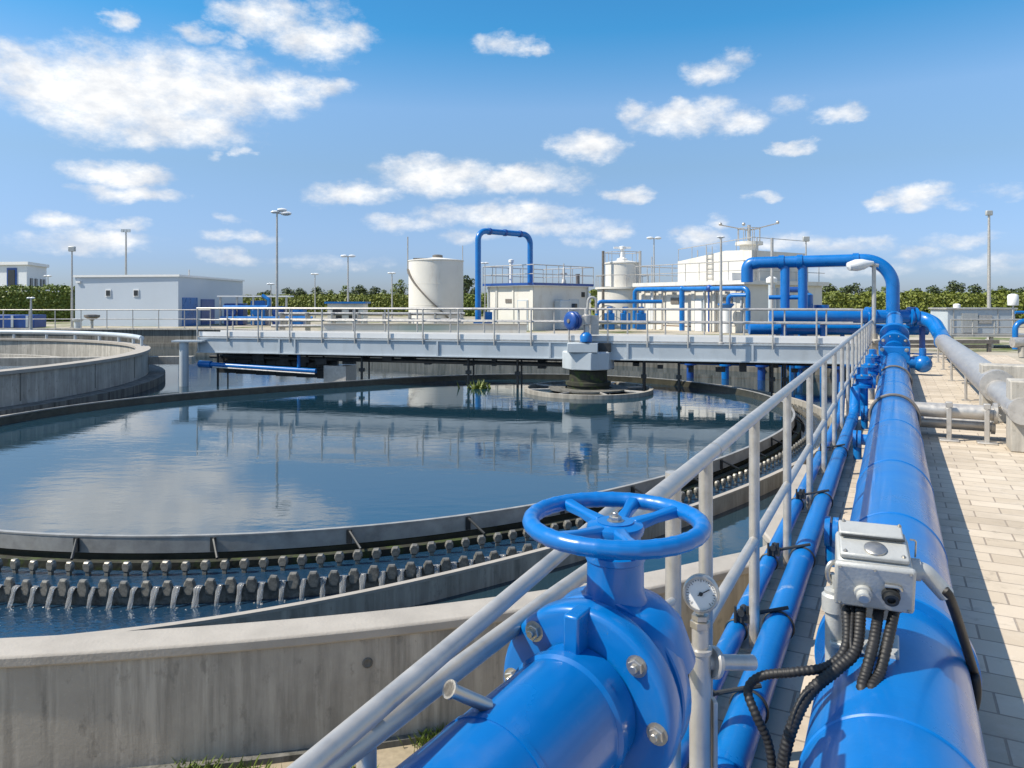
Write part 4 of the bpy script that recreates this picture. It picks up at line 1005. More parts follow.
obj('leg', MB().box(V((12.5, 22.55, .45)), (.12, .12, .96)).box(V((12.5, 22.55, .01)), (.4, .4, .03)), BLUE_D, t)
for x in (8.4, 9.6): obj('leg', MB().box(V((x, 22.87, -.1)), (.12, .12, 2.1)), BLUE, t)
t = thing('header_pipe', V((10, 23.2, 0)), 'lower blue pipe running just under the blue header behind the bridge', 'pipe')
obj('pipe', MB().tube([V((7.5, 23.4, .74)), V((12.9, 23.0, .74))], .17, 28), BLUE, t)
for x in (8.8, 10.4): obj('leg', MB().box(V((x, 23.3, -.3)), (.1, .1, 1.8)), BLUE, t)

# tall blue gantry pipe
RX, RY = 11.58, 22.5
t = thing('gantry_pipe', V((RX, RY, 0)), 'tall blue overhead pipe rising at the walkway end and running left to the white building', 'pipe')
obj('pipe', MB().tube(fillet([V((RX, RY, 1.2)), V((RX, RY, 2.90)), V((7.72, 24.3, 2.88)), V((7.72, 24.3, 2.2))], .95, 16)[:-12]+fillet([V((8.2, 24.08, 2.88)), V((7.72, 24.3, 2.88)), V((7.72, 24.3, 2.25))], .22, 8), .19, 36), BLUE, t)
for f in (.06, .50, .63):
    p = V((RX, RY, 2.895)).lerp(V((7.72, 24.3, 2.88)), f+.18 if f < .1 else f+.12); obj('coupling', MB().lathe([(.19, -.09), (.225, -.085), (.225, .085), (.19, .09)], p, V((-3.86, 1.8, 0)), 32), BLUE, t)
def dropleg(u):
    for k in range(200):
        f = k/200; p = V((RX, RY, 2.89)).lerp(V((7.72, 24.3, 2.88)), f)
        if 512+F*p.x/p.y <= u: return p
d1, d2 = dropleg(803), dropleg(785)
for p in (d1, d2): obj('drop_leg', MB().tube([p+V((0, 0, -.02)), V((p.x, p.y, .3))], .145, 24), BLUE, t)
obj('cross_pipe', MB().tube([V((d1.x, d1.y, 1.75)), V((d2.x, d2.y, 1.75)), V((d2.x-.45, d2.y+.2, 1.75))], .07, 14), BLUE, t)
t = thing('pump_skid', V((9.6, 25.5, 0)), 'dark blue pump unit standing under the overhead blue pipe', 'pump')
obj('body', MB().box(V((9.9, 25.6, 1.1)), (.9, .6, .5)), BLUE_D, t, 30, .04)
obj('motor', MB().lathe([(.2, 0), (.22, .05), (.22, .5), (.12, .56)], V((10.1, 25.4, 1.35)), UP, 20).cyl(V((10.7, 25.6, 1.2)), V((10.7, 25.6, 1.5)), .25, 18), BLUE, t)
obj('frame', MB().box(V((9.7, 25.6, .42)), (1.4, .7, .84)), GALV, t)

# concrete saddles
for y, lab in ((9.75, 'farther square concrete block that the grey pipe runs into at right'), (7.75, 'nearer square concrete block at the right edge of the picture')):
    b = MB().box(PY(1.75, y, .38), (1.42 if y > 9 else 1.30, .36, .76), None, RZ)
    tag(obj('pipe_block', b, CONC_L, None, 38, .015), lab, 'block', 'concrete blocks around the grey pipe')

# low cross pipes
t = thing('cross_pipe', mp_(8.9, .8, 0), 'pair of short grey pipes leaving the main pipe at right on clamp stands', 'pipe')
obj('pipe', MB().tube([mp_(8.9, .2, .33), mp_(8.9, 1.02, .33)], .085, 22), GALV, t)
obj('pipe', MB().tube([mp_(9.1, .2, .16), mp_(9.1, 1.02, .16)], .075, 20), GALV, t)
obj('end_cap', MB().lathe([(.12, 0), (.12, .04)], mp_(8.9, 1.0, .33), NV, 20).lathe([(.1, 0), (.1, .04)], mp_(9.1, 1.0, .16), NV, 20), GALV, t)
for s in (.56, .93):
    c = mp_(8.78, s, 0); b = MB().box(c+UP*.19, (.05, .05, .38), None, RZ).box(c+UP*.01, (.2, .16, .02), None, RZ).box(c+UP*.42, (.07, .06, .06), None, RZ)
    obj('stand', b, GALV, t, 30, .006)
for k in range(4): bolt(mp_(8.84, 1.0, .33)+NV*.045+V((0, 0, .09*math.cos(k*PI/2)))+DV*.09*math.sin(k*PI/2), NV, .016, t)

# ------------------------------------------------------------------ right side equipment
def bx(t, name, c, size, m, rz=0, bev=.0): return obj(name, MB().box(c, size, None, rz), m, t, 38, bev)
SH = V((16.9, 27.2, 0))
t = thing('equipment_shed', SH, 'pale grey metal equipment cabinet on a steel platform at right', 'cabinet')
bx(t, 'housing', SH+V((0, 0, .90)), (2.35, 1.2, .86), GREYP, -.05); bx(t, 'roof', SH+V((0, 0, 1.36)), (2.5, 1.3, .06), GALV, -.05, .01)
bx(t, 'door', SH+V((-.45, -.61, .85)), (.55, .03, .7), GREYB, -.05); bx(t, 'louvre', SH+V((.1, -.63, .98)), (.45, .03, .3), GALV, -.05)
for x in (-1.0, .55, 1.05): bx(t, 'seam', SH+V((x, -.60-.05*x*.9, .9)), (.03, .04, .84), GALV, -.05)
bx(t, 'platform', SH+V((0, -.3, .42)), (3.2, 2.0, .08), GALV, -.05)
for x in (-1.4, 0, 1.4): bx(t, 'leg', SH+V((x, -1.1, .18)), (.1, .1, .42), GALV)
bx(t, 'brace', SH+V((1.2, -1.0, .15)), (.5, .2, .45), DARK)
tr = obj('railing', MB().tube([SH+V((-1.5, -1.25, .98)), SH+V((1.5, -1.3, .98))], .03, 8).tube([SH+V((-1.5, -1.25, .72)), SH+V((1.5, -1.3, .72))], .022, 8), GALV, t)
me = MB().cyl((0, 0, 0), (0, 0, .56), .022, 8).mesh('post', GALV)
for k in range(5): inst('post', me, Matrix.Translation(SH+V((-1.5+.75*k, -1.25-.012*k, .44))), tr)
obj('roof_vent', MB().lathe([(.12, 1.39), (.12, 1.5), (.06, 1.54), (0, 1.54)], SH+V((-.55, 0, 0)), seg=14), WHITEP, t)
CN = at(1013, 300, 26.0)
t = thing('canister_mast', V((CN.x, CN.y, 0)), 'white canister on a thin mast beside the pale equipment cabinet', 'canister')
obj('canister', MB().lathe([(.05, -.2), (.16, -.19), (.17, -.17), (.17, .14), (.14, .19), (.05, .22), (0, .22)], CN, seg=22), WHITEP, t)
obj('mast', MB().cyl(V((CN.x, CN.y, -.02)), CN+V((0, 0, -.19)), .03, 10), GALV, t)
t = thing('side_piping', V((17.9, 24.5, 0)), 'blue pipes with upright at the far right edge beside the canister', 'pipe')
obj('pipe', MB().tube(fillet([V((17.0, 25.0, 0)), V((17.0, 25.0, .95)), V((20.5, 24.6, .95))], .3), .09, 16).tube([V((17.0, 25.0, 1.25)), V((20.5, 24.6, 1.25))], .05, 12), BLUE, t)
obj('upright', MB().tube([V((17.45, 24.6, 0)), V((17.45, 24.6, 1.4))], .05, 12), GALV, t)
t = thing('drain_pipe', V((15.5, 22, 0)), 'low grey pipe on concrete stubs below the right equipment cabinet', 'pipe')
obj('pipe', MB().tube([V((14.6, 21.6, .42)), V((18.5, 21.4, .42))], .15, 20), GALV, t)
for x in (14.85, 16.6): obj('stub', MB().cyl(V((x, 21.55, 0)), V((x, 21.55, .3)), .1, 14), CONC_L, t)
t = thing('low_bench', V((13.6, 23.5, 0)), 'low dark steel pipe rack behind the bend of the grey pipe', 'rack')
obj('beam', MB().box(V((14.2, 24.2, .3)), (3.4, .14, .12)).box(V((14.2, 24.8, .12)), (3.4, .14, .1)), STRAP, t)
for x in (12.8, 14.2, 15.6): obj('leg', MB().box(V((x, 24.2, .12)), (.1, .1, .3)), STRAP, t)

# ------------------------------------------------------------------ lamps
def lamp(u, v0, v1, Y, kind, label, zb=0.0, r=.05):
    top = at(u, v0, Y); base = V((top.x, Y, zb)); m = GALV
    t = thing('street_lamp', base, label, 'lamp post', 'lamp posts around the plant')
    obj('pole', MB().tube([base, base.lerp(top, .5), top], [r*1.25, r, r*.7], 12).lathe([(r*2.2, 0), (r*2.2, .04), (r*1.5, .06)], base, seg=12), m, t)
    def head(dx, dz=0, w=None):
        w = w or Y*6.5/F; b = MB(); c = top+V((dx, 0, dz))
        b.lathe([(.0, -.5), (.32, -.45), (.5, -.1), (.45, .25), (.25, .5), (0, .55)], (0, 0, 0), (1 if dx >= 0 else -1, 0, -.15), 12)
        b.v = [c+V((p.x*w, p.y*w*.6, p.z*w*.45)) for p in b.v]; obj('lamp_head', b, LAMPG, t)
        if dx: obj('arm', MB().tube([top+V((0, 0, -.05)), c], r*.5, 6), m, t)
    k = Y/F
    if kind == 'double': head(-4*k); head(4*k)
    elif kind == 'tall':
        head(-2.5*k, 0, Y*7/F); head(9*k, -1.5*k, Y*10/F); head(5*k, 2*k, Y*9/F)
    elif kind == 'flood':
        for dx in (-3.2*k, 0, 3.2*k): b = MB().box(top+V((dx, -.05, .3*k)), (2.6*k, 1.5*k, 3*k)); obj('lamp_head', b, GREYP, t)
        obj('arm', MB().box(top, (9*k, .06, .06)), m, t)
    elif kind == 'single': b = MB().box(top+V((0, 0, k)), (6.5*k, 3*k, 5*k)); obj('lamp_head', b, GREYB, t, 38, .03)
    elif kind == 'small': head(1.5*k, 0, Y*4.5/F); head(-2.2*k, 0, Y*4/F)
    return t
lamp(277, 212, 0, 30, 'tall', 'tallest left lamp post with curved lamp heads, rising behind the left end of the bridge')
lamp(348, 256, 0, 48, 'double', 'lamp post with two round heads halfway between tallest lamp and white tank', 0, .06)
lamp(72, 250, 0, 46, 'single', 'lamp post at the left corner of the pale flat building', 0, .06)
lamp(126, 231, 0, 64, 'flood', 'floodlight mast rising behind the pale flat building', 0, .09)
lamp(315, 274, 0, 62, 'small', 'small distant lamp post just left of the two-headed lamp', 0, .05)
lamp(271, 284, 0, 60, 'small', 'smallest distant lamp post just left of the tallest left lamp', 0, .05)
lamp(392, 273, 0, 60, 'small', 'small distant lamp post just left of the white tank', 0, .06)
lamp(654, 238, 0, 56, 'double', 'lamp post behind the white flat roof, right of the small round tower', 0, .06)
lamp(806, 240, 0, 40, 'single', 'lamp post whose head shows just above the overhead blue pipe', 0, .05)
lamp(989, 214, 0, 31, 'single', 'tall lamp post in front of the right hedge beside the grey cabinet', 0, .065)
lamp(721, 237, 0, 18.4, 'small', 'lamp post standing on the bridge before the white building', ZD, .035)
lamp(485, 263, 0, 44, 'small', 'short lamp beside the left leg of the blue hoop pipe', 0, .03)
lamp(48, 276, 0, 66, 'small', 'short lamp beside the far left white building', 0, .05)
lamp(31, 298, 0, 41, 'small', 'low pole lamp above the blue container at left', 0, .06)
# floodlight on the walkway end
fb = V((10.32, 21.1, 0))
t = thing('floodlight', fb, 'floodlight with oval grey head on a post at the walkway end', 'lamp post')
obj('pedestal', MB().box(fb+V((0, 0, .2)), (.3, .3, .42)).lathe([(.2, .41), (.2, .5), (.1, .55), (.1, .7)], fb, seg=16), CONC_L, t)
obj('pole', MB().cyl(fb+V((0, 0, .6)), fb+V((0, 0, 2.62)), .055, 14), GALV, t)
hd = MB().lathe([(.0, -.36), (.14, -.32), (.2, -.1), (.18, .1), (.1, .28), (.05, .4), (.0, .42)], (0, 0, 0), (1, 0, .18), 18); hd.v = [fb+V((-.42, -.02, 2.66))+V((p.x, p.y, p.z*.85)) for p in hd.v]
obj('lamp_head', hd, LAMPG, t); obj('arm', MB().cyl(fb+V((-.2, 0, 2.68)), fb+V((.12, 0, 2.64)), .05, 10), GALV, t)
# plain pole
p = at(772, 238, 29); tag(obj('plain_pole', MB().tube([V((p.x, 29, -.03)), p], .06, 10), GALV), 'plain grey pole without lamp before the overhead blue pipe', 'pole')

# ------------------------------------------------------------------ buildings
def wallbox(t, name, pts, z0, z1, m): return obj(name, MB().prism(pts, z0, z1), m, t)
def facepatch(t, name, a, b, f0, f1, z0, z1, m, out=.03, parent=None):
    a, b = V((*a, 0)), V((*b, 0)); e = (b-a); nrm = V((e.y, -e.x, 0)).normalized(); L = e.length; e.normalize()
    if nrm.y > 0 and abs(nrm.y) > .3: nrm = -nrm
    c = a+e*(L*(f0+f1)/2)+nrm*(out/2-.005)
    M = Matrix((e, -nrm, UP)).transposed()
    return obj(name, MB().box(c+UP*((z0+z1)/2), (L*(f1-f0), out, z1-z0), M), m, parent or t)
# B: pale flat building left
C = V((-22.1, 49)); A = (-29.7, 50.3); Dp = (-22.2, 61.0); E2 = (-29.9, 62.2)
t = thing('flat_building', (-27, 55, 0), 'long low pale building with two small square windows and blue doors', 'building')
wallbox(t, 'wall', [tuple(C), A, E2, Dp], -.05, 3.28, WHITEB)
obj('roof_edge', MB().prism([(C.x+.12, C.y-.12), (A[0]-.12, A[1]-.12), (E2[0]-.1, E2[1]+.1), (Dp[0]+.12, Dp[1]+.1)], 3.281, 3.42), WHITEP, t)
for f in (.33, .60):
    w = facepatch(t, 'window', A, tuple(C), f-.026, f+.026, 1.95, 2.45, WHITEP, .05); facepatch(t, 'pane', A, tuple(C), f-.018, f+.018, 2.02, 2.38, GLASSD, .08, w)
facepatch(t, 'door', tuple(C), Dp, .05, .25, -.05, 1.9, BLUE, -.05+.1)
d = facepatch(t, 'door', tuple(C), Dp, .3, .5, -.05, 1.8, BLUE_D, .06)
facepatch(t, 'wall_lamp', A, tuple(C), .02, .06, 2.9, 3.02, WHITEP, .12)
obj('vent_pipe', MB().cyl((-24, 55, 3.4), (-24, 55, 4.0), .05, 8), GALV, t)
# far left white hall
t = thing('office_building', (-55, 78, 0), 'white building with dark window strip behind the left hedge', 'building')
K = (-48.2, 73.5); Aw = (-64, 76.5); Bw = (-50.0, 79.5); 
wallbox(t, 'wall', [K, Aw, (-64, 90), Bw], -.05, 5.3, WHITEO)
obj('roof', MB().prism([(K[0]+.3, K[1]-.3), (Aw[0], Aw[1]-.3), (-64, 90.5), (Bw[0]+.3, Bw[1])], 5.301, 5.6), WHITEP, t)
w = facepatch(t, 'window', Aw, K, .86, .93, 2.2, 5.0, BLUE_D, .08); facepatch(t, 'pane', Aw, K, .87, .92, 2.4, 4.8, GLASSD, .12, w)
for f0, f1 in ((.15, .27), (.38, .5), (.66, .74), (.82, .9)): facepatch(t, 'window', K, Bw, f0, f1, 2.0, 4.0, GLASSD, .08)
# pump house
Cx = (1.25, 42.0); L1 = (1.25-2.70, 42+2.70); R1 = (1.25+3.45, 42+3.45); B1 = (L1[0]+3.45, L1[1]+3.45)
t = thing('pump_house', (1.25, 44, 0), 'white block house with blue roof edge below the blue hoop pipe', 'building')
wallbox(t, 'wall', [Cx, L1, B1, R1], -.05, 2.52, WHITEW)
def outp(pts, d):
    cx = sum(p[0] for p in pts)/len(pts); cy = sum(p[1] for p in pts)/len(pts)
    return [(p[0]+(p[0]-cx)/math.hypot(p[0]-cx, p[1]-cy)*d, p[1]+(p[1]-cy)/math.hypot(p[0]-cx, p[1]-cy)*d) for p in pts]
rp = outp([Cx, L1, B1, R1], .3)
obj('roof', MB().prism(rp, 2.521, 2.56), WHITEP, t); obj('roof_trim', MB().prism(outp([Cx, L1, B1, R1], .33), 2.561, 2.70), BLUE_D, t)
facepatch(t, 'vent', L1, Cx, .40, .58, 1.55, 1.78, STRAP, .04)
for f0, f1 in ((.18, .22), (.55, .58), (.93, .99)): facepatch(t, 'pilaster', L1, Cx, f0, f1, .0, 2.5, WHITEW, .06)
facepatch(t, 'stain_band', L1, Cx, .02, .9, .48, .52, RUST, .012)
for fa, (pa, pb) in ((.02, (L1, Cx)), (.97, (Cx, R1))):
    q = V((*pa, 0)).lerp(V((*pb, 0)), fa); e_ = (V((*pb, 0))-V((*pa, 0))).normalized(); q += V((e_.y, -e_.x, 0))*.08
    obj('downpipe', MB().cyl(q, q+UP*2.5, .045, 8), GREYP, t)
dr = facepatch(t, 'door_frame', L1, Cx, .66, .88, -.05, 1.72, GREYP, .05); facepatch(t, 'door_leaf', L1, Cx, .68, .86, 0, 1.66, WHITEW, .07, dr)
dd = facepatch(t, 'door', Cx, R1, .62, .8, .0, 1.75, GREYP, .06); facepatch(t, 'door_window', Cx, R1, .66, .76, 1.1, 1.5, GLASSD, .09, dd)
obj('cabinet', MB().box(V((2.95, 43.25, .85)), (.9, .5, 1.7), None, PI/4), GREYP, t, 38, .03)
facepatch(t, 'wall_vent', Cx, R1, .86, .92, 1.9, 2.2, DARK, .05)
rl = obj('railing', MB().tube([V((*p, 3.72)) for p in rp[:1]]+[V((*rp[1], 3.72)), V((*rp[2], 3.72)), V((*rp[3], 3.72))], .03, 6, True).tube([V((*p, 3.2)) for p in rp], .024, 6, True), GALV, t)
me = MB().cyl((0, 0, 0), (0, 0, 1.02), .025, 6).mesh('post', GALV)
for a, b in zip(rp, rp[1:]+rp[:1]):
    n_ = 5
    for k in range(n_): inst('post', me, Matrix.Translation(V((*a, 2.7)).lerp(V((*b, 2.7)), k/n_)), rl)
obj('roof_mast', MB().lathe([(.16, 2.7), (.12, 2.9), (.07, 3.0), (.07, 3.6), (.04, 3.65), (.04, 3.9)], (3.1, 44.3, 0), seg=10).cyl((2.9, 44.3, 3.3), (3.3, 44.3, 3.3), .05, 8), GALV, t)
obj('roof_vent', MB().lathe([(.1, 2.7), (.1, 3.9), (.16, 3.95), (.16, 4.1), (0, 4.15)], (-.05, 43.9, 0), seg=10), WHITEP, t)
obj('roof_vent', MB().lathe([(.12, 2.7), (.12, 3.2), (.15, 3.3), (0, 3.3)], (4.0, 45, 0), seg=10), STRAP, t)
t = thing('hoop_pipe', V((-1.9, 41, 0)), 'tall blue hoop of pipe over the white block house', 'pipe')
obj('pipe', MB().tube(fillet([V((-1.88, 41, 0)), V((-1.88, 41, 5.56)), V((1.07, 43.6, 5.56)), V((1.07, 43.6, 2.68))], .55, 10), .165, 20), BLUE, t)
for f in (.08, .5, .92):
    p = V((-1.88, 41, 5.56)).lerp(V((1.07, 43.6, 5.56)), .15+.7*f); obj('coupling', MB().lathe([(.165, -.08), (.2, -.07), (.2, .07), (.165, .08)], p, V((2.95, 2.6, 0)), 18), BLUE_D, t)
obj('footing', MB().box(V((-1.88, 41, .25)), (.5, .5, .6)).box(V((-1.3, 41.4, .5)), (.4, .4, 1.1)), BLUE, t)
# white tank with stair
TC = V((-5.13, 50, 0)); TR = 1.84
t = thing('storage_tank', TC, 'white cylindrical storage tank with spiral stair', 'tank')
obj('shell', MB().lathe([(TR, -.05), (TR, 4.32), (TR+.04, 4.34), (TR+.04, 4.4), (TR-.1, 4.42), (.3, 4.6), (0, 4.62)], TC, seg=56), WHITEW, t)
sp = []; sp2 = []
for k in range(30):
    f = k/29; a = math.radians(200+f*100); z = 3.75-f*3.2; d = V((math.cos(a), math.sin(a), 0)); sp.append(TC+d*(TR+.02)+UP*z); sp2.append(TC+d*(TR+.16)+UP*(z+.02))
b = MB(); 
for i in range(29): b.add([sp[i]+UP*.05, sp2[i]+UP*.05, sp2[i+1]+UP*.05, sp[i+1]+UP*.05, sp[i]-UP*.05, sp2[i]-UP*.05, sp2[i+1]-UP*.05, sp[i+1]-UP*.05], [(0, 1, 2, 3), (7, 6, 5, 4), (0, 4, 5, 1), (1, 5, 6, 2), (2, 6, 7, 3), (3, 7, 4, 0)])
obj('stair', b, STRAP, t); 
obj('hatch', MB().lathe([(.35, 4.5), (.35, 4.75), (.2, 4.8), (0, 4.8)], TC+V((.1, 0, 0)), seg=14), STRAP, t)
obj('antenna', MB().cyl(TC+V((-1.9, -.1, 3.5)), TC+V((-1.9, -.1, 6.0)), .045, 6), GALV, t); obj('antenna', MB().cyl(TC+V((1.8, -.1, 4.3)), TC+V((1.8, -.1, 5.4)), .03, 6), GALV, t)
obj('walkway', MB().box(TC+V((-.8, -.9, 4.47)), (1.2, .4, .08)), STRAP, t)
for z in (1.4, 2.8): obj('seam', MB().lathe([(TR+.002, z-.012), (TR+.008, z-.008), (TR+.008, z+.008), (TR+.002, z+.012)], TC, seg=56), WHITEW, t)
# round tower
TC = V((7.15, 48, 0))
t = thing('round_tower', TC, 'white tank in two tiers with mast posts, left of the big white building', 'tank')
obj('base', MB().lathe([(1.6, -.05), (1.6, 2.42), (1.75, 2.43), (1.75, 2.55), (1.0, 2.56)], TC, seg=48), WHITEW, t)
obj('upper_tank', MB().lathe([(1.08, 2.5), (1.08, 4.05), (1.14, 4.07), (1.14, 4.15), (.4, 4.28), (0, 4.3)], TC, seg=40), WHITEW, t)
obj('mixer', MB().lathe([(.35, 4.25), (.35, 4.4), (.2, 4.45), (.12, 4.5), (.12, 5.0), (.2, 5.02), (.2, 5.2), (0, 5.25)], TC, seg=14).box(TC+V((0, 0, 5.12)), (1.1, .2, .12)), WHITEP, t)
for x in (-1.35, 1.0): obj('mast', MB().cyl(TC+V((x, -.9, -.03)), TC+V((x, -.9, 4.85)), .09, 8), GALV if x > 0 else STRAP, t)
rr_ = obj('railing', MB().tube([TC+V((1.1*math.cos(2*PI*k/20), 1.1*math.sin(2*PI*k/20), 4.8)) for k in range(20)], .025, 6, True).tube([TC+V((1.7*math.cos(2*PI*k/24), 1.7*math.sin(2*PI*k/24), 3.3)) for k in range(24)], .025, 6, True), GALV, t)
me = MB().cyl((0, 0, 0), (0, 0, .75), .02, 6).mesh('post', GALV)
for k in range(12): inst('post', me, Matrix.Translation(TC+V((1.7*math.cos(PI*k/6), 1.7*math.sin(PI*k/6), 2.55))), rr_)
for k in range(8): inst('post', me, Matrix.Translation(TC+V((1.1*math.cos(PI*k/4), 1.1*math.sin(PI*k/4), 4.1))), rr_)
# big white building
C0 = V((12.1, 38.6)); e1 = V((-.57, .82)).normalized(); e2 = V((.82, .57)).normalized()
def bq(a, b): p = C0+e1*a+e2*b; return (p.x, p.y)
t = thing('process_building', (*bq(3.8, 3.5), 0), 'big white flat-roofed building with raised upper block and blue pipes', 'building')
LEN = 7.7; WID = 7.0
wallbox(t, 'wall', [bq(0, 0), bq(LEN, 0), bq(LEN, WID), bq(0, WID)], -.05, 2.52, WHITEW)
ro = [bq(-.25, -.3), bq(LEN+.25, -.3), bq(LEN+.25, WID+.3), bq(-.25, WID+.3)]
obj('roof', MB().prism(ro, 2.521, 2.74), WHITEW, t)
for a in (1.9, 3.4, 5.9, 7.3): 
    facepatch(t, 'pilaster', bq(LEN, 0), bq(0, 0), 1-(a+.12)/LEN, 1-(a-.12)/LEN, 0, 2.5, WHITEW, .08)
for a0, a1 in ((4.1, 5.4), (.5, 1.5)): facepatch(t, 'panel', bq(LEN, 0), bq(0, 0), 1-a1/LEN, 1-a0/LEN, .35, 2.2, WHITEW, .04)
for a in (.12, 2.6, 6.6):
    q = V((*bq(a, -.07), 0)); obj('downpipe', MB().cyl(q, q+UP*2.5, .05, 8), GREYP, t)
for a in (1.0, 4.75):
    q = V((*bq(a, -.1), 2.1)); obj('wall_lamp', MB().box(q, (.22, .16, .14)), GREYB, t)
fr = facepatch(t, 'door_frame', bq(LEN, 0), bq(0, 0), 1-3.3/LEN, 1-2.75/LEN, -.05, 1.75, GREYP, .06); facepatch(t, 'door_leaf', bq(LEN, 0), bq(0, 0), 1-3.24/LEN, 1-2.81/LEN, 0, 1.7, WHITEP, .08, fr)
facepatch(t, 'stain_band', bq(LEN, 0), bq(0, 0), .25, .62, .2, .26, RUST, .012)
# upper block with a shallow gable along its front
ub0, ub1 = .2, 5.4
fp = [bq(ub1, .9), bq(ub1, 5.8), bq(ub0, 5.8), bq(ub0, .9)]
b = MB(); zl, zr, zm = 3.98, 4.35, 4.42
vs = [V((*fp[0], 2.7)), V((*bq((ub0+ub1)/2-.9, .9), 2.7)), V((*fp[3], 2.7)), V((*fp[2], 2.7)), V((*bq((ub0+ub1)/2-.9, 5.8), 2.7)), V((*fp[1], 2.7))]
zt = [zl, zm, zr, zr, zm, zl]; vs += [V((p.x, p.y, z)) for p, z in zip(vs, zt)]
b.add(vs, [(0, 1, 7, 6), (1, 2, 8, 7), (2, 3, 9, 8), (3, 4, 10, 9), (4, 5, 11, 10), (5, 0, 6, 11), (6, 7, 10, 11), (7, 8, 9, 10), (5, 4, 1, 0), (4, 3, 2, 1)])
obj('upper_block', b, WHITEW, t)
hp = V((*bq(1.6, 2.5), 0)); obj('roof_hatch', MB().lathe([(.5, 4.3), (.5, 4.75), (.75, 4.78), (.75, 4.95), (0, 4.96)], hp, seg=24), WHITEW, t)
hr = obj('hatch_railing', MB().tube([hp+V((.62*math.cos(2*PI*k/16), .62*math.sin(2*PI*k/16), 5.7)) for k in range(16)], .022, 6, True), GALV, t)
me = MB().cyl((0, 0, 0), (0, 0, .78), .022, 6).mesh('post', GALV)
for k in range(8): inst('post', me, Matrix.Translation(hp+V((.62*math.cos(PI*k/4), .62*math.sin(PI*k/4), 4.95))), hr)
b = MB().cyl(hp+V((0, 0, 4.95)), hp+V((0, 0, 5.9)), .1, 8).tube([hp+V((-1.6, 0, 5.9)), hp+V((0, 0, 5.6)), hp+V((1.6, 0, 6.0))], .035, 6); 
for x, z in ((-1.6, 5.95), (1.6, 6.05), (-.3, 5.95)): b.sphere(hp+V((x, 0, z)), .10, 10, 6)
obj('roof_lights', b, GALV, t)
rr_ = obj('roof_railing', MB().tube([V((*p, 3.75)) for p in (bq(-.15, WID), bq(-.15, -.2), bq(LEN+.1, -.2), bq(LEN+.1, WID))], .028, 6).tube([V((*p, 3.25)) for p in (bq(-.15, WID), bq(-.15, -.2), bq(LEN+.1, -.2), bq(LEN+.1, WID))], .022, 6), GALV, t)
me = MB().cyl((0, 0, 0), (0, 0, 1.01), .024, 6).mesh('post', GALV)
for k in range(9): inst('post', me, Matrix.Translation(V((*bq(-.15+k*(LEN+.25)/8, -.2), 2.74))), rr_)
for k in range(1, 7): inst('post', me, Matrix.Translation(V((*bq(-.15, k*WID/6.5), 2.74))), rr_)
ur = obj('upper_railing', MB().tube([V((*bq(ub1, .95), 4.7)), V((*bq(ub0, .95), 5.05)), V((*bq(ub0, 5.7), 5.05))], .022, 6), GALV, t)
for k in range(6): inst('post', MB().cyl((0, 0, 0), (0, 0, .72), .02, 6).mesh('post', GALV), Matrix.Translation(V((*bq(ub1+(ub0-ub1)*k/5, .95), zl+(zr-zl)*k/5))), ur)
obj('roof_unit', MB().box(V((*bq(.9, .2), 2.95)), (.8, .6, .4), None, .6), WHITEP, t); obj('roof_vent', MB().lathe([(.3, 2.74), (.3, 3.0), (.1, 3.1), (.1, 4.2), (0, 4.2)], (*bq(6.3, 3), 0), seg=10), WHITEP, t)
for a, b_, h in ((7.2, .6, 1.6), (6.6, 4, 2.1), (5.6, 1.5, 1.2), (.1, 1.2, 2.3)):
    q = bq(a, b_); obj('mast', MB().cyl(V((*q, 2.74)), V((*q, 2.74+h)), .035, 6), GALV, t)
ld = MB()
for o_ in (-.2, .2): q = bq(3.0+o_, .84); ld.cyl(V((*q, 2.74)), V((*q, 4.7)), .025, 6)
for k in range(6): ld.cyl(V((*bq(2.8, .84), 2.95+k*.28)), V((*bq(3.2, .84), 2.95+k*.28)), .018, 6)
obj('ladder', ld, GALV, t)
for a, w_ in ((6.4, .07), (5.6, .05), (2.2, .06), (1.75, .05)):
    q = V((*bq(a, -.16), 0)); obj('riser_pipe', MB().cyl(q, q+UP*2.45, w_, 8), GALV if w_ < .06 else WHITEP, t)
for a in (4.75, 1.0): facepatch(t, 'wall_grille', bq(LEN, 0), bq(0, 0), 1-(a+.3)/LEN, 1-(a-.3)/LEN, 1.5, 1.85, STRAP, .09)
t = thing('wall_piping', (*bq(3.5, -.5), 0), 'blue pipe frame running along the front of the big white building', 'pipe')
def bz(a, b, z): p = bq(a, b); return V((p[0], p[1], z))
obj('pipe', MB().tube(fillet([bz(LEN-.1, -.45, 0), bz(LEN-.1, -.45, 2.36), bz(-.6, -.45, 2.3), bz(-.6, -.45, .2)], .3), .13, 16), BLUE, t)
obj('drop_leg', MB().tube([bz(3.85, -.45, 2.33), bz(3.85, -.45, 0)], .15, 16).sphere(bz(3.85, -.45, 2.33), .18, 12, 8), BLUE, t)
obj('spout', MB().tube(fillet([bz(-.55, -.5, 1.95), bz(.45, -.7, 1.95), bz(.45, -.7, 1.45)], .3), .11, 14).lathe([(.2, 1.2), (.42, 1.45), (.42, 1.52), (.1, 1.53)], bz(.55, -.75, 0), seg=18), BLUE, t)
obj('valve', MB().sphere(bz(1.9, -.45, 2.33), .2, 12, 8).cyl(bz(1.9, -.5, 0), bz(1.9, -.5, 2.2), .05, 8), BLUE_D, t)
obj('stand', MB().lathe([(.3, 0), (.3, 1.2)], bz(.55, -.75, 0), seg=14), WHITEP, t)
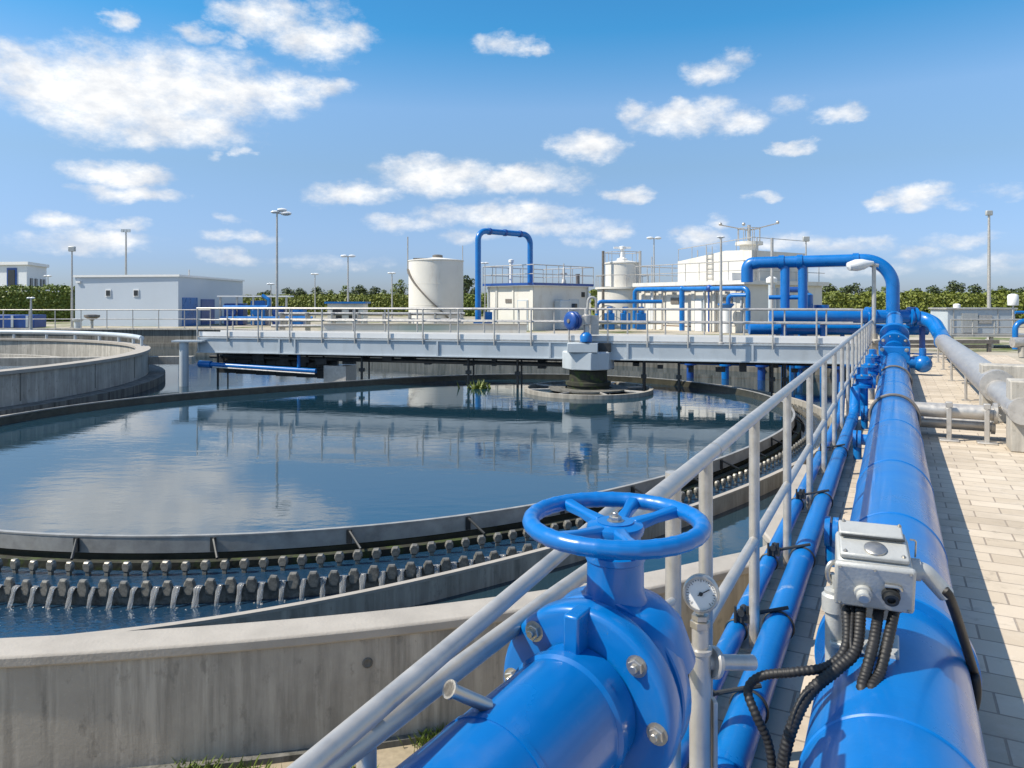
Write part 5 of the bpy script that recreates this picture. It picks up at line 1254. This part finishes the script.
# annex tanks on the right part of the white building
t = thing('duct_stack', (14.6, 36.4, 0), 'grey vertical ducts between white building and overhead blue pipe', 'duct')
obj('duct', MB().cyl(V((12.7, 36.2, -.03)), V((12.7, 36.2, 2.5)), .16, 14).cyl(V((13.2, 36.4, -.03)), V((13.2, 36.4, 2.3)), .22, 14), GREYP, t)
obj('vent_head', MB().lathe([(.16, 2.5), (.26, 2.55), (.26, 2.75), (.1, 2.85), (0, 2.85)], V((12.7, 36.2, 0)), seg=14), WHITEP, t)
obj('blue_duct', MB().tube(fillet([V((14.3, 36.0, 0)), V((14.3, 36.0, 2.2)), V((13.4, 36.3, 2.2))], .2), .14, 14), BLUE_D, t)

# clutter between the basin and the buildings
t = thing('pump_row', V((5.5, 39.5, 0)), 'row of blue pumps under a blue pipe before the round white tower', 'pump')
for k in range(3):
    x = 5.3+k*.85; obj('pump', MB().box(V((x, 40.2, .55)), (.5, .5, .9)).cyl(V((x, 40.1, 1.0)), V((x, 40.1, 1.35)), .17, 12), BLUE, t, 38, .03)
obj('pipe', MB().tube(fillet([V((4.6, 40, .2)), V((4.6, 40, 1.62)), V((8.1, 40, 1.62))], .25), .1, 14), BLUE, t); obj('pipe', MB().tube([V((4.4, 39.6, .5)), V((8.0, 39.6, .5))], .09, 12), GALV, t)
t = thing('blue_skid', V((-18, 50, 0)), 'blue process skid with pale roof bar behind the left end of the bridge', 'machine')
obj('frame', MB().box(V((-18.0, 52, 2.0)), (5.0, 1.2, .1)), WHITEP, t)
for k in range(5): obj('upright', MB().box(V((-20.3+k*1.15, 51.5, 1)), (.12, .12, 2.0)), GALV, t)
for k, (x, w, h) in enumerate(((-19.4, 1.3, 1.5), (-17.7, 1.0, 1.7), (-16.3, .8, 1.3), (-15, .9, 1.2))): obj('unit', MB().box(V((x, 52, h/2)), (w, 1.0, h)).cyl(V((x, 51.4, .9)), V((x, 51.2, .9)), .3, 14), BLUE if k % 2 else BLUE_D, t, 38, .04)
obj('pipe', MB().tube(fillet([V((-19.8, 50.8, 1.25)), V((-16.6, 50.6, 1.25)), V((-16.6, 50.6, 1.75)), V((-17.1, 50.7, 2.05))], .2), .12, 12).tube([V((-20, 50.8, .5)), V((-13.6, 50.5, .5))], .12, 12), BLUE, t)
t = thing('blue_container', V((-29, 46, 0)), 'low blue container with pale machinery on the far left quay', 'container')
obj('body', MB().box(V((-31.2, 45.5, .42)), (4.4, 1.2, .8)), BLUE_D, t, 38, .03)
for k in range(5): obj('rib', MB().box(V((-33.0+k*.9, 44.87, .42)), (.14, .06, .72)), GREYP, t)
obj('hopper', MB().lathe([(.2, 0), (.2, .4), (.3, .5), (.3, .6), (0, .6)], V((-26.4, 45, 0)), seg=14), GREYP, t)
t = thing('dish_stand', V((-20.2, 43.3, 0)), 'small grey hopper on a stand at the quay before the pale building', 'hopper')
obj('hopper', MB().lathe([(.05, .5), (.2, .6), (.42, .72), (.42, .84), (.2, .88)], at(92, 0, 43.3)*V((1, 1, 0)), seg=14), STRAP, t)
obj('stand', MB().cyl(V((at(92, 0, 43.3).x, 43.3, 0)), V((at(92, 0, 43.3).x, 43.3, .6)), .08, 8), GALV, t)
t = thing('low_pipe_rack', V((-8, 41, 0)), 'low rack of grey pipes across the yard before the white storage tank', 'rack')
for z, y in ((.3, 40), (.62, 40.4), (.95, 40.8)): obj('pipe', MB().tube([V((-13, y, z)), V((-2.6, y-2*0, z))], .085, 10), GALV, t)
for k in range(8): obj('stand', MB().box(V((-12.6+k*1.4, 40.6, .5)), (.06, .9, 1.02)), GALV, t)
t = thing('low_wall', V((-6, 37.5, 0)), 'low white parapet wall in the yard behind the bridge railing', 'wall')
obj('wall', MB().box(V((-4.5, 38.4, .2)), (10.5, .3, .46)), WHITEW, t); obj('coping', MB().box(V((-4.5, 38.4, .455)), (10.6, .4, .05)), PALECONC, t)
t = thing('white_kiosk', V((-11.5, 45, 0)), 'small white kiosk with blue roof edge behind the tallest left lamp', 'kiosk')
obj('wall', MB().box(V((-10.2, 46, .75)), (2.2, 1.4, 1.5)), WHITEW, t); obj('roof', MB().box(V((-10.2, 46, 1.56)), (2.5, 1.7, .12)), BLUE, t)
for k in range(2): obj('window', MB().box(V((-10.7+k*1.0, 45.28, .85)), (.55, .06, .6)), GLASSD, t)
# machines in the water under the right end of the bridge
t = thing('sludge_pumps', V((8.5, 23.2, -1)), 'blue pump manifold standing in the water under the right end of the bridge', 'pump')
obj('pipe', MB().tube([V((5.6, 24.6, -.35)), V((10.6, 22.8, -.35))], .12, 14), BLUE, t)
for k in range(5): p = V((5.9+k*1.05, 24.5-k*.38, 0)); obj('pump', MB().lathe([(.12, -1.2), (.12, -.5), (.2, -.48), (.2, -.4), (.11, -.36), (.11, .0), (.07, .05), (0, .05)], p, seg=14), BLUE if k % 2 else BLUE_D, t)

# ------------------------------------------------------------------ vegetation
def leafcloud(n, sampler, size, seed, flat=.0):
    rnd = random.Random(seed); b = MB()
    for _ in range(n):
        p, nn = sampler(rnd); a = V((rnd.gauss(0, 1), rnd.gauss(0, 1), rnd.gauss(0, 1)+.2)).normalized()
        if nn is not None: a = (a*.8+nn).normalized()
        x = a.orthogonal().normalized(); x = Matrix.Rotation(rnd.uniform(0, 6.28), 3, a) @ x; y = a.cross(x); s = size*rnd.uniform(.6, 1.3)
        b.add([p-x*s*.5, p+y*s*.32, p+x*s*.6, p-y*s*.32], [(0, 1, 2, 3)])
    return b
def tree_meshes(seed, h, w, lm):
    rnd = random.Random(seed); lobes = []
    for k in range(9):
        a = rnd.uniform(0, 6.28); f = rnd.uniform(.0, .36)*w; z = h*rnd.uniform(.38, .86); lobes.append((V((f*math.cos(a), f*math.sin(a), z)), w*rnd.uniform(.16, .30)*(1.25-.6*z/h)))
    lobes.append((V((0, 0, h*.9)), w*.14))
    def sm(r):
        c, R = r.choice(lobes); d = V((r.gauss(0, 1), r.gauss(0, 1), r.gauss(0, 1))).normalized(); return c+d*R*(r.random()**.35)*V((1, 1, 1.05)).x, d
    crown = leafcloud(900, sm, w*.075, seed).mesh('crown', lm, 0, fix=False)
    b = MB().tube([(0, 0, 0), (.02*h, 0, h*.35), (0, .01*h, h*.75)], [h*.035, h*.025, h*.008], 8)
    for c, R in lobes[:6]: b.tube([(0.01, 0, h*.32), c*.6+V((0, 0, h*.12)), c], [h*.015, h*.01, h*.004], 6)
    return crown, b.mesh('trunk', BARK)
PROT = [tree_meshes(1, 4.2, 3.6, LEAF_D), tree_meshes(2, 4.4, 3.2, LEAF_M), tree_meshes(3, 4.0, 3.8, LEAF_D), tree_meshes(4, 5.0, 2.6, LEAF_M)]
def tree(u, vtop, Y, k, label, group, zb=-.03, wscale=1.0):
    top = ZC+(HZ-vtop)*Y/F; h0 = (4.2, 4.4, 4.0, 5.0)[k]; s = (top-zb)/h0*1.03
    base = V((Y*(u-512)/F, Y, zb)); t = thing('tree', base, label, 'tree', group)
    M = Matrix.Translation(base) @ Matrix.Rotation(random.uniform(0, 6), 4, 'Z') @ Matrix.Diagonal((s*wscale, s*wscale, s, 1))
    inst('crown', PROT[k][0], M, t); inst('trunk', PROT[k][1], M, t)
ORD = ['first', 'second', 'third', 'fourth', 'fifth', 'sixth', 'seventh', 'eighth', 'ninth', 'tenth', 'eleventh', 'twelfth', 'thirteenth', 'fourteenth']
KN = ['dark round', 'bright green', 'dark broad', 'slim green']
for i, (u, v, k) in enumerate(((268, 291, 0), (288, 289, 2), (300, 289, 0), (318, 288, 2), (331, 290, 1), (345, 286, 1), (360, 286, 0), (374, 288, 2), (384, 290, 1), (393, 289, 1), (401, 279, 3), (466, 277, 0), (474, 289, 2))):
    tree(u, v, 104+(i*7) % 13, k, '%s tree, %s from the left, behind the far hedge' % (KN[k], ORD[i]), 'trees behind the far hedge', wscale=1.25)
for i, (u, v, k) in enumerate(((828, 284, 0), (842, 288, 1), (856, 284, 0), (872, 288, 2), (884, 287, 1), (918, 289, 0), (934, 287, 2), (953, 282, 0), (976, 286, 2), (1001, 287, 0), (1022, 289, 2))):
    tree(u, v, 78+(i*5) % 9, k, '%s tree, %s from the left, behind the right hedge' % (KN[k], ORD[i]), 'trees behind the right hedge', wscale=1.1)
tree(64, 287, 80, 0, 'lone dark bush-like tree between the left hedge and the pale building', 'trees behind the left hedge', wscale=1.2)
def hedge(x0, y0, x1, y1, wd, z1, label, lm, n, size, seed, zb=-.03, wob=.25):
    a, b = V((x0, y0, 0)), V((x1, y1, 0)); e = b-a; L = e.length; e.normalize(); m = V((e.y, -e.x, 0))
    if m.y > 0: m = -m
    t = thing('hedge', a.lerp(b, .5)+V((0, 0, zb)), label, 'hedge')
    M = Matrix((e, -m, UP)).transposed()
    core = MB(); nseg = max(6, int(L/1.5)); rnd = random.Random(seed)
    obj('core', MB().box(a.lerp(b, .5)+UP*((z1+zb)/2-.15), (L-.3, wd*.8, z1-zb-.35), M), lm, t)
    def sm(r):
        q = a+e*r.uniform(0, L); s_ = r.random(); lump = wob*(math.sin(q.dot(e)*2.1+seed)+.6*math.sin(q.dot(e)*5.3)+.5*math.sin(q.dot(e)*.8))*.5
        if s_ < .6: return q+m*(wd/2+r.gauss(0, .12)+.25*lump)+UP*(zb+(z1-zb+lump)*r.random()), m
        return q+m*wd*r.uniform(-.5, .5)+UP*(z1+lump+r.gauss(0, .1)), UP
    obj('foliage', leafcloud(n, sm, size, seed), lm, t, 0, fix=False)
hedge(-33, 92, -9.5, 88, 2, 2.3, 'long trimmed green hedge far behind the bridge left of the white tank', LEAF_H, 12000, .28, 3, wob=.12)
hedge(-9.3, 85, 6, 83, 2, 2.3, 'darker trimmed hedge stretch behind the white tank and hoop pipe', LEAF_M, 8000, .28, 5, wob=.15)
hedge(22, 62, 52, 55, 3, 2.15, 'tall leafy green hedge behind the walkway at right', LEAF_H, 26000, .24, 8, wob=.22)
hedge(-56, 55.2, -35.2, 63.2, 2.4, 2.75, 'dark clipped hedge with sunlit top at the left before the white building', LEAF_M, 13000, .22, 11, wob=.12)
hedge(7.0, 66, 11.5, 66, 2, 2.4, 'short green hedge seen between round tower and block house', LEAF_H, 900, .4, 12)

# grass tufts
def grass(name, n, sampler, hmin, hmax, seed):
    rnd = random.Random(seed); b = MB()
    for _ in range(n):
        p = sampler(rnd); h = rnd.uniform(hmin, hmax); a = rnd.uniform(0, 6.28); d = V((math.cos(a), math.sin(a), 0)); s = V((-d.y, d.x, 0))*h*.07
        b.add([p-s, p+s, p+d*h*.25+UP*h*.6+s*.5, p+d*h*.6+UP*h], [(0, 1, 2), (0, 2, 3)])
    o = obj(name, b, GRASSM, None, 0, fix=False); o['kind'] = 'stuff'; tag(o, None, 'grass'); return o
front = [p for p in wf if -1.75 < p.x < .6]
clump = random.Random(5); spots = []
for k in range(13):
    a = clump.choice(front[:-1]); spots.append(V((a.x+clump.uniform(-.1, .1), a.y-.07-abs(clump.gauss(0, .10)), -.64)))
def gs(r): c = r.choice(spots); return c+V((r.gauss(0, .06), r.gauss(0, .035), 0))
o = grass('grass', 2600, gs, .02, .075, 1); o['label'] = 'patchy green grass at the foot of the near concrete wall'
def gl2(r): q = P(r.uniform(3.05, 6.8), r.uniform(12.2, 20.8)); return q+V((0, 0, -.02))
o = grass('grass', 9000, gl2, .04, .12, 2); o['label'] = 'bright green lawn right of the grey pipe'
